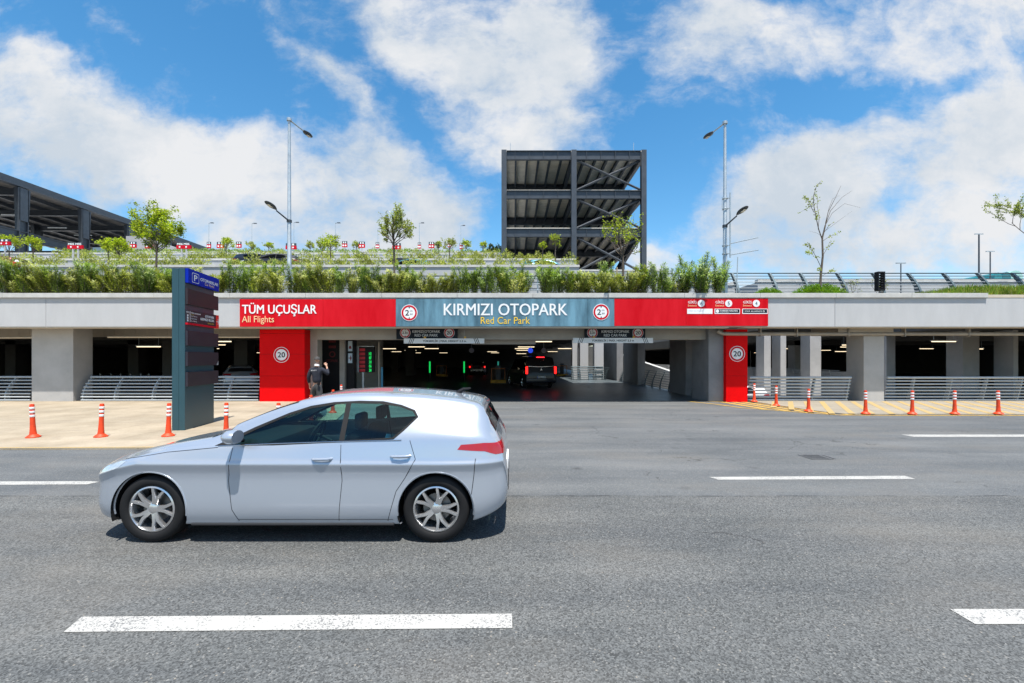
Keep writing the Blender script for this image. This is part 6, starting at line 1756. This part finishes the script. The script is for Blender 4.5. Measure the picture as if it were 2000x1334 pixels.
# left arm hanging
sl = v((-.17, -.01, 1.40), (.045, .045), ch); el = v((-.25, -.03, 1.15), (.034, .036), sl); wl = v((-.27, .04, .92), (.028, .032), el); pl = v((-.272, .06, .85), (.022, .038), wl)
sr = v((.17, -.01, 1.40), (.045, .045), ch); er = v((.33, .05, 1.23), (.034, .036), sr); wr_ = v((.215, .20, 1.44), (.028, .032), er); pr = v((.175, .205, 1.51), (.024, .036), wr_)
def hand(root, base, d, side, thumb_side, curl):
    d = Vector(d).normalized(); side = Vector(side).normalized(); n = d.cross(side)
    for k, L in enumerate((.068, .076, .072, .058)):
        b0 = Vector(base)+side*(.030-.020*k)+d*.035; c1 = b0+d*L*.55+n*curl*.012; c2 = b0+d*L*.85+n*curl*.035
        i = v(tuple(b0), .0095, root); j = v(tuple(c1), .0085, i); v(tuple(c2), .007, j)
    b0 = Vector(base)+side*.035; i = v(tuple(b0), .011, root); v(tuple(b0+side*.02+d*.035), .009, i)
hand(pl, (-.272, .06, .85), (0, .1, -1), (0, 1, .1), 1, 1)
hand(pr, (.175, .205, 1.51), (-.45, .1, .9), (.5, .5, .3), 1, 1)
for s in (-1, 1):
    fy = .10 if s < 0 else -.08
    hp_ = v((s*.095, 0, .84), (.065, .065), pel); kn = v((s*.105, fy*.8+.03, .49), (.042, .045), hp_); an = v((s*.11, fy-.03, .10), (.030, .034), kn); to = v((s*.125, fy+.12, .045), (.038, .030), an)
skin('body', V_, E_, R_, 0, SKIN, man)
# jacket over torso and arms
V_, E_, R_ = [], [], []
a = v((0, 0, .93), (.175, .135)); b_ = v((0, .01, 1.10), (.16, .118), a); c_ = v((0, -.005, 1.32), (.205, .135), b_); d_ = v((0, -.015, 1.455), (.085, .075), c_)
s1 = v((-.18, -.01, 1.405), (.077, .077), c_); s2 = v((-.262, -.03, 1.15), (.058, .06), s1); s3 = v((-.278, .035, .945), (.042, .045), s2)
s1 = v((.18, -.01, 1.405), (.077, .077), c_); s2 = v((.342, .05, 1.22), (.06, .06), s1); s3 = v((.235, .185, 1.40), (.042, .045), s2)
jk = skin('jacket', V_, E_, R_, 0, NAVYC, man)
mb = MB(); put_text(mb, 'SECURITY', (-.11, 0, 1.335), (1, 0, 0), (0, 0, 1), .19, .035, .03)
mb.v = [(x, -.147, z) for x, y, z in mb.v]; ob = obj('lettering', mb, C_WHITE, None, recalc=False, base=False); ob.parent = jk
V_, E_, R_ = [], [], []
a = v((0, .0, .97), (.15, .112))
w0 = v((0, 0, .90), (.155, .115), a)
for s in (-1, 1):
    fy = .10 if s < 0 else -.08
    h1 = v((s*.095, 0, .80), (.115, .12), w0); k1 = v((s*.105, fy*.8+.025, .49), (.085, .09), h1); a1 = v((s*.112, fy-.035, .09), (.062, .07), k1)
skin('trousers', V_, E_, R_, 0, TROU, man)
for s in (-1, 1):
    fy = .10 if s < 0 else -.08
    mb = MB(); n = 14; vs = []
    for z, k in ((0, 1), (.03, 1.02), (.06, .85), (.09, .55)):
        for j in range(n): an = 2*PI*j/n; vs.append((s*.118+math.cos(an)*.048*k, fy+.045+math.sin(an)*.135*k-(.04*(1-k)), z))
    mb.add(vs, [(i*n+j, i*n+(j+1) % n, (i+1)*n+(j+1) % n, (i+1)*n+j) for i in range(3) for j in range(n)]+[tuple(range(n)), tuple(3*n+j for j in range(n))])
    ob = obj('shoe', mb, C_RUB, None, smooth=True, base=False); ob.parent = man
# hair cap, collar, belt pouch
mb = MB(); n = 20; vs = []; rows_ = 9
for i in range(rows_):
    ph = R(-22+112*i/(rows_-1))
    for j in range(n):
        an = 2*PI*j/n; front = max(0, math.sin(an)); e = ph if ph > R(30)*front*1.3 else R(30)*front*1.3
        vs.append((math.cos(an)*math.cos(e)*.086, .022+math.sin(an)*math.cos(e)*.107, 1.675+math.sin(e)*.103))
mb.add(vs, [(i*n+j, i*n+(j+1) % n, (i+1)*n+(j+1) % n, (i+1)*n+j) for i in range(rows_-1) for j in range(n)])
ob = obj('hair', mb, HAIR, None, smooth=True, base=False); ob.parent = man
mb = MB(); M = Matrix.Translation((0, -.002, 1.50)) @ Matrix.Rotation(R(-12), 4, 'X'); mb.lathe([(.074, -.02), (.072, .03), (.066, .035), (.068, -.02)], 22, M, closed=True)
ob = obj('collar', mb, C_WHITE, None, smooth=True, base=False); ob.parent = man
mb = MB(); mb.bbox(.10, .17, -.16, -.10, .90, 1.0, .012); ob = obj('belt_pouch', mb, C_BLACK, None, base=False); ob.parent = man
mb = MB()
for s in (-1, 1): mb.lathe([(.001, .012), (.009, .008), (.012, 0), (.001, -.012)], 10, Matrix.Translation((s*.032, .112, 1.655)))
ob = obj('eyes', mb, C_BLACK, None, smooth=True, base=False); ob.parent = man
V_ = []
# a second dark figure in the shade by the kerb
# ================================================================== sky, sun, camera
w = bpy.data.worlds.new('World'); scene.world = w; w.use_nodes = True; nt = w.node_tree; L = nt.links.new
for n in list(nt.nodes): nt.nodes.remove(n)
out = _n(nt, 'ShaderNodeOutputWorld')
TR = Vector((-.25, 1.0, -3.2)).normalized()        # direction the sunlight travels
sd = -TR; elev = math.asin(sd.z); 
rot = math.atan2(sd.x, sd.y)
sky = _n(nt, 'ShaderNodeTexSky', sky_type='NISHITA', sun_disc=False, sun_elevation=elev, sun_rotation=rot)
sky.altitude = 50; sky.air_density = 1.0; sky.dust_density = .35; sky.ozone_density = 2.2
tc = _n(nt, 'ShaderNodeTexCoord')
sep = _n(nt, 'ShaderNodeSeparateXYZ'); L(tc.outputs['Generated'], sep.inputs[0])
def M_(op, a, b=None, clamp=False):
    m = _n(nt, 'ShaderNodeMath', operation=op); m.use_clamp = clamp
    for i, v_ in enumerate((a, b)):
        if v_ is None: continue
        if isinstance(v_, (int, float)): m.inputs[i].default_value = v_
        else: L(v_, m.inputs[i])
    return m.outputs[0]
def RG(x, a, b, c, d, smooth=False):
    r = _n(nt, 'ShaderNodeMapRange'); 
    if smooth: r.interpolation_type = 'SMOOTHSTEP'
    L(x, r.inputs[0])
    for k, q in zip(('From Min', 'From Max', 'To Min', 'To Max'), (a, b, c, d)): r.inputs[k].default_value = q
    return r.outputs[0]
ay = M_('MAXIMUM', M_('ABSOLUTE', sep.outputs['Y']), .12)
u = M_('DIVIDE', sep.outputs['X'], ay); vv = M_('DIVIDE', sep.outputs['Z'], ay)
cb = _n(nt, 'ShaderNodeCombineXYZ'); L(u, cb.inputs[0]); L(vv, cb.inputs[1]); L(RG(sep.outputs['Y'], -.01, .01, 5, 0), cb.inputs[2])
def NZ(vec, scale, det, rough, off=(0, 0, 0), stretch=(1, 1, 1)):
    mp = _n(nt, 'ShaderNodeMapping'); mp.inputs['Location'].default_value = off; mp.inputs['Scale'].default_value = stretch; L(vec, mp.inputs[0])
    n = _n(nt, 'ShaderNodeTexNoise'); n.inputs['Scale'].default_value = scale; n.inputs['Detail'].default_value = det; n.inputs['Roughness'].default_value = rough; L(mp.outputs[0], n.inputs['Vector']); return n
wn = NZ(cb.outputs[0], 2.6, 6, .55, (3, 1, 0))
ws = _n(nt, 'ShaderNodeVectorMath', operation='SUBTRACT'); L(wn.outputs['Color'], ws.inputs[0]); ws.inputs[1].default_value = (.5, .5, .5)
wm = _n(nt, 'ShaderNodeVectorMath', operation='MULTIPLY'); L(ws.outputs[0], wm.inputs[0]); wm.inputs[1].default_value = (.30, .30, 0)
wa = _n(nt, 'ShaderNodeVectorMath', operation='ADD'); L(cb.outputs[0], wa.inputs[0]); L(wm.outputs[0], wa.inputs[1])
# cloud banks: photo column, row, half length, half height, rotation (deg, clockwise), weight
CL = [(40, 230, 300, 150, 22, 1.0), (300, 330, 260, 110, 25, .95), (520, 370, 190, 100, 15, .9), (740, 400, 190, 140, 20, 1.05), (600, 470, 330, 60, 5, .75), (100, 420, 200, 70, 0, .35),
      (870, 60, 230, 120, 35, .95), (1040, 90, 180, 190, 10, 1.0), (1050, 240, 160, 110, 20, .95), (680, 200, 150, 45, 40, .5), (950, 200, 170, 130, 60, .8), 
      (1480, 70, 280, 110, 0, .72), (1800, 30, 330, 120, 0, .78), (1380, 130, 160, 40, 0, .4), (1930, 160, 120, 50, -30, .5),
      (1930, 270, 260, 150, -32, 1.05), (1650, 340, 260, 110, -18, 1.0), (1500, 430, 170, 110, -25, .85), (1760, 450, 330, 100, 0, .9), (1950, 500, 200, 50, 0, .7), (1380, 520, 200, 45, 0, .65), (1560, 250, 150, 30, -15, .3)]
tot_ = None
for (cx, cy, rx, ry, rt_, wt) in CL:
    mp = _n(nt, 'ShaderNodeMapping', vector_type='TEXTURE'); mp.inputs['Location'].default_value = ((cx-1000)/F, (700-cy)/F, 0)
    mp.inputs['Rotation'].default_value = (0, 0, R(-rt_)); mp.inputs['Scale'].default_value = (rx/F*1.25, ry/F*1.25, 1e6)
    L(wa.outputs[0], mp.inputs[0]); ln = _n(nt, 'ShaderNodeVectorMath', operation='LENGTH'); L(mp.outputs[0], ln.inputs[0])
    k = RG(ln.outputs['Value'], .35, 1.15, wt, 0, True)
    if tot_ is None: tot_ = k
    else:
        mx = _n(nt, 'ShaderNodeMath', operation='SMOOTH_MAX'); L(tot_, mx.inputs[0]); L(k, mx.inputs[1]); mx.inputs[2].default_value = .25; tot_ = mx.outputs[0]
n1 = NZ(wa.outputs[0], 3.2, 12, .62, (0, 0, 0), (1, 1.25, 1)); n2 = NZ(cb.outputs[0], 9.0, 9, .65, (7, 2, 0), (1, 1.6, 1))
gap = M_('MULTIPLY', RG(cb.outputs[0], 0, 1, 0, 0), 0) if False else None
dens = M_('ADD', tot_, M_('ADD', RG(n1.outputs[0], .3, .7, -.55, .42), RG(n2.outputs[0], .3, .7, -.2, .2)))
fac = RG(dens, .10, .98, 0, 1, True)
# generic cloud cover for the half of the sky behind the camera
behind = RG(sep.outputs['Y'], -.15, .0, 1, 0)
nb2 = NZ(tc.outputs['Generated'], 2.2, 9, .6); fb = RG(nb2.outputs[0], .46, .62, 0, .8, True)
f2 = _n(nt, 'ShaderNodeMix'); L(behind, f2.inputs[0]); L(fac, f2.inputs[2]); L(fb, f2.inputs[3])
fac2 = M_('MULTIPLY', f2.outputs[0], RG(sep.outputs['Z'], -.02, .03, 0, 1))
# cloud body: white tops, grey blue thicker parts
n3 = NZ(wa.outputs[0], 2.4, 8, .6, (9, 9, 0)); 
cm = _n(nt, 'ShaderNodeMix', data_type='RGBA'); cm.inputs[6].default_value = (.65, .73, .82, 1); cm.inputs[7].default_value = (.90, .915, .94, 1)
L(RG(M_('ADD', n3.outputs[0], RG(n2.outputs[0], .3, .7, -.06, .06)), .38, .60, 0, 1), cm.inputs[0])
skyh = _n(nt, 'ShaderNodeHueSaturation'); skyh.inputs['Saturation'].default_value = 1.30; skyh.inputs['Hue'].default_value = .490; skyh.inputs['Value'].default_value = 1.28; L(sky.outputs[0], skyh.inputs['Color'])
SKY_S = .085; CLOUD_S = .50
bs = _n(nt, 'ShaderNodeBackground'); L(skyh.outputs[0], bs.inputs[0]); bs.inputs[1].default_value = SKY_S
bc = _n(nt, 'ShaderNodeBackground'); L(cm.outputs[2], bc.inputs[0]); bc.inputs[1].default_value = CLOUD_S
ms = _n(nt, 'ShaderNodeMixShader'); L(fac2, ms.inputs[0]); L(bs.outputs[0], ms.inputs[1]); L(bc.outputs[0], ms.inputs[2]); L(ms.outputs[0], out.inputs[0])
try: w.cycles.sampling_method = 'MANUAL'; w.cycles.sample_map_resolution = 512
except Exception: pass

sl_ = bpy.data.lights.new('sun', 'SUN'); sl_.energy = 4.2; sl_.angle = R(.53); sl_.color = (1.0, .955, .88)
so = bpy.data.objects.new('sun', sl_); col.objects.link(so); so.rotation_euler = TR.to_track_quat('-Z', 'Y').to_euler(); so.location = (0, 0, 60)

cd = bpy.data.cameras.new('camera'); cd.sensor_width = 36; cd.lens = 36*F/2000; cd.shift_y = (700-667)/2000; cd.clip_end = 6000; cd.clip_start = .05
co = bpy.data.objects.new('camera', cd); col.objects.link(co); co.location = (0, 0, CH); co.rotation_euler = (PI/2, 0, 0)
scene.camera = co
vs_ = scene.view_settings; vs_.view_transform = 'Standard'; vs_.look = 'None'; vs_.exposure = .90; vs_.gamma = 1
scene.render.film_transparent = False
cy = scene.cycles
cy.max_bounces = 8; cy.diffuse_bounces = 4; cy.transparent_max_bounces = 16; cy.caustics_reflective = False; cy.caustics_refractive = False
for o in list(bpy.data.objects):
    if '_abs' in o: del o['_abs']
    if '_f' in o: del o['_f']
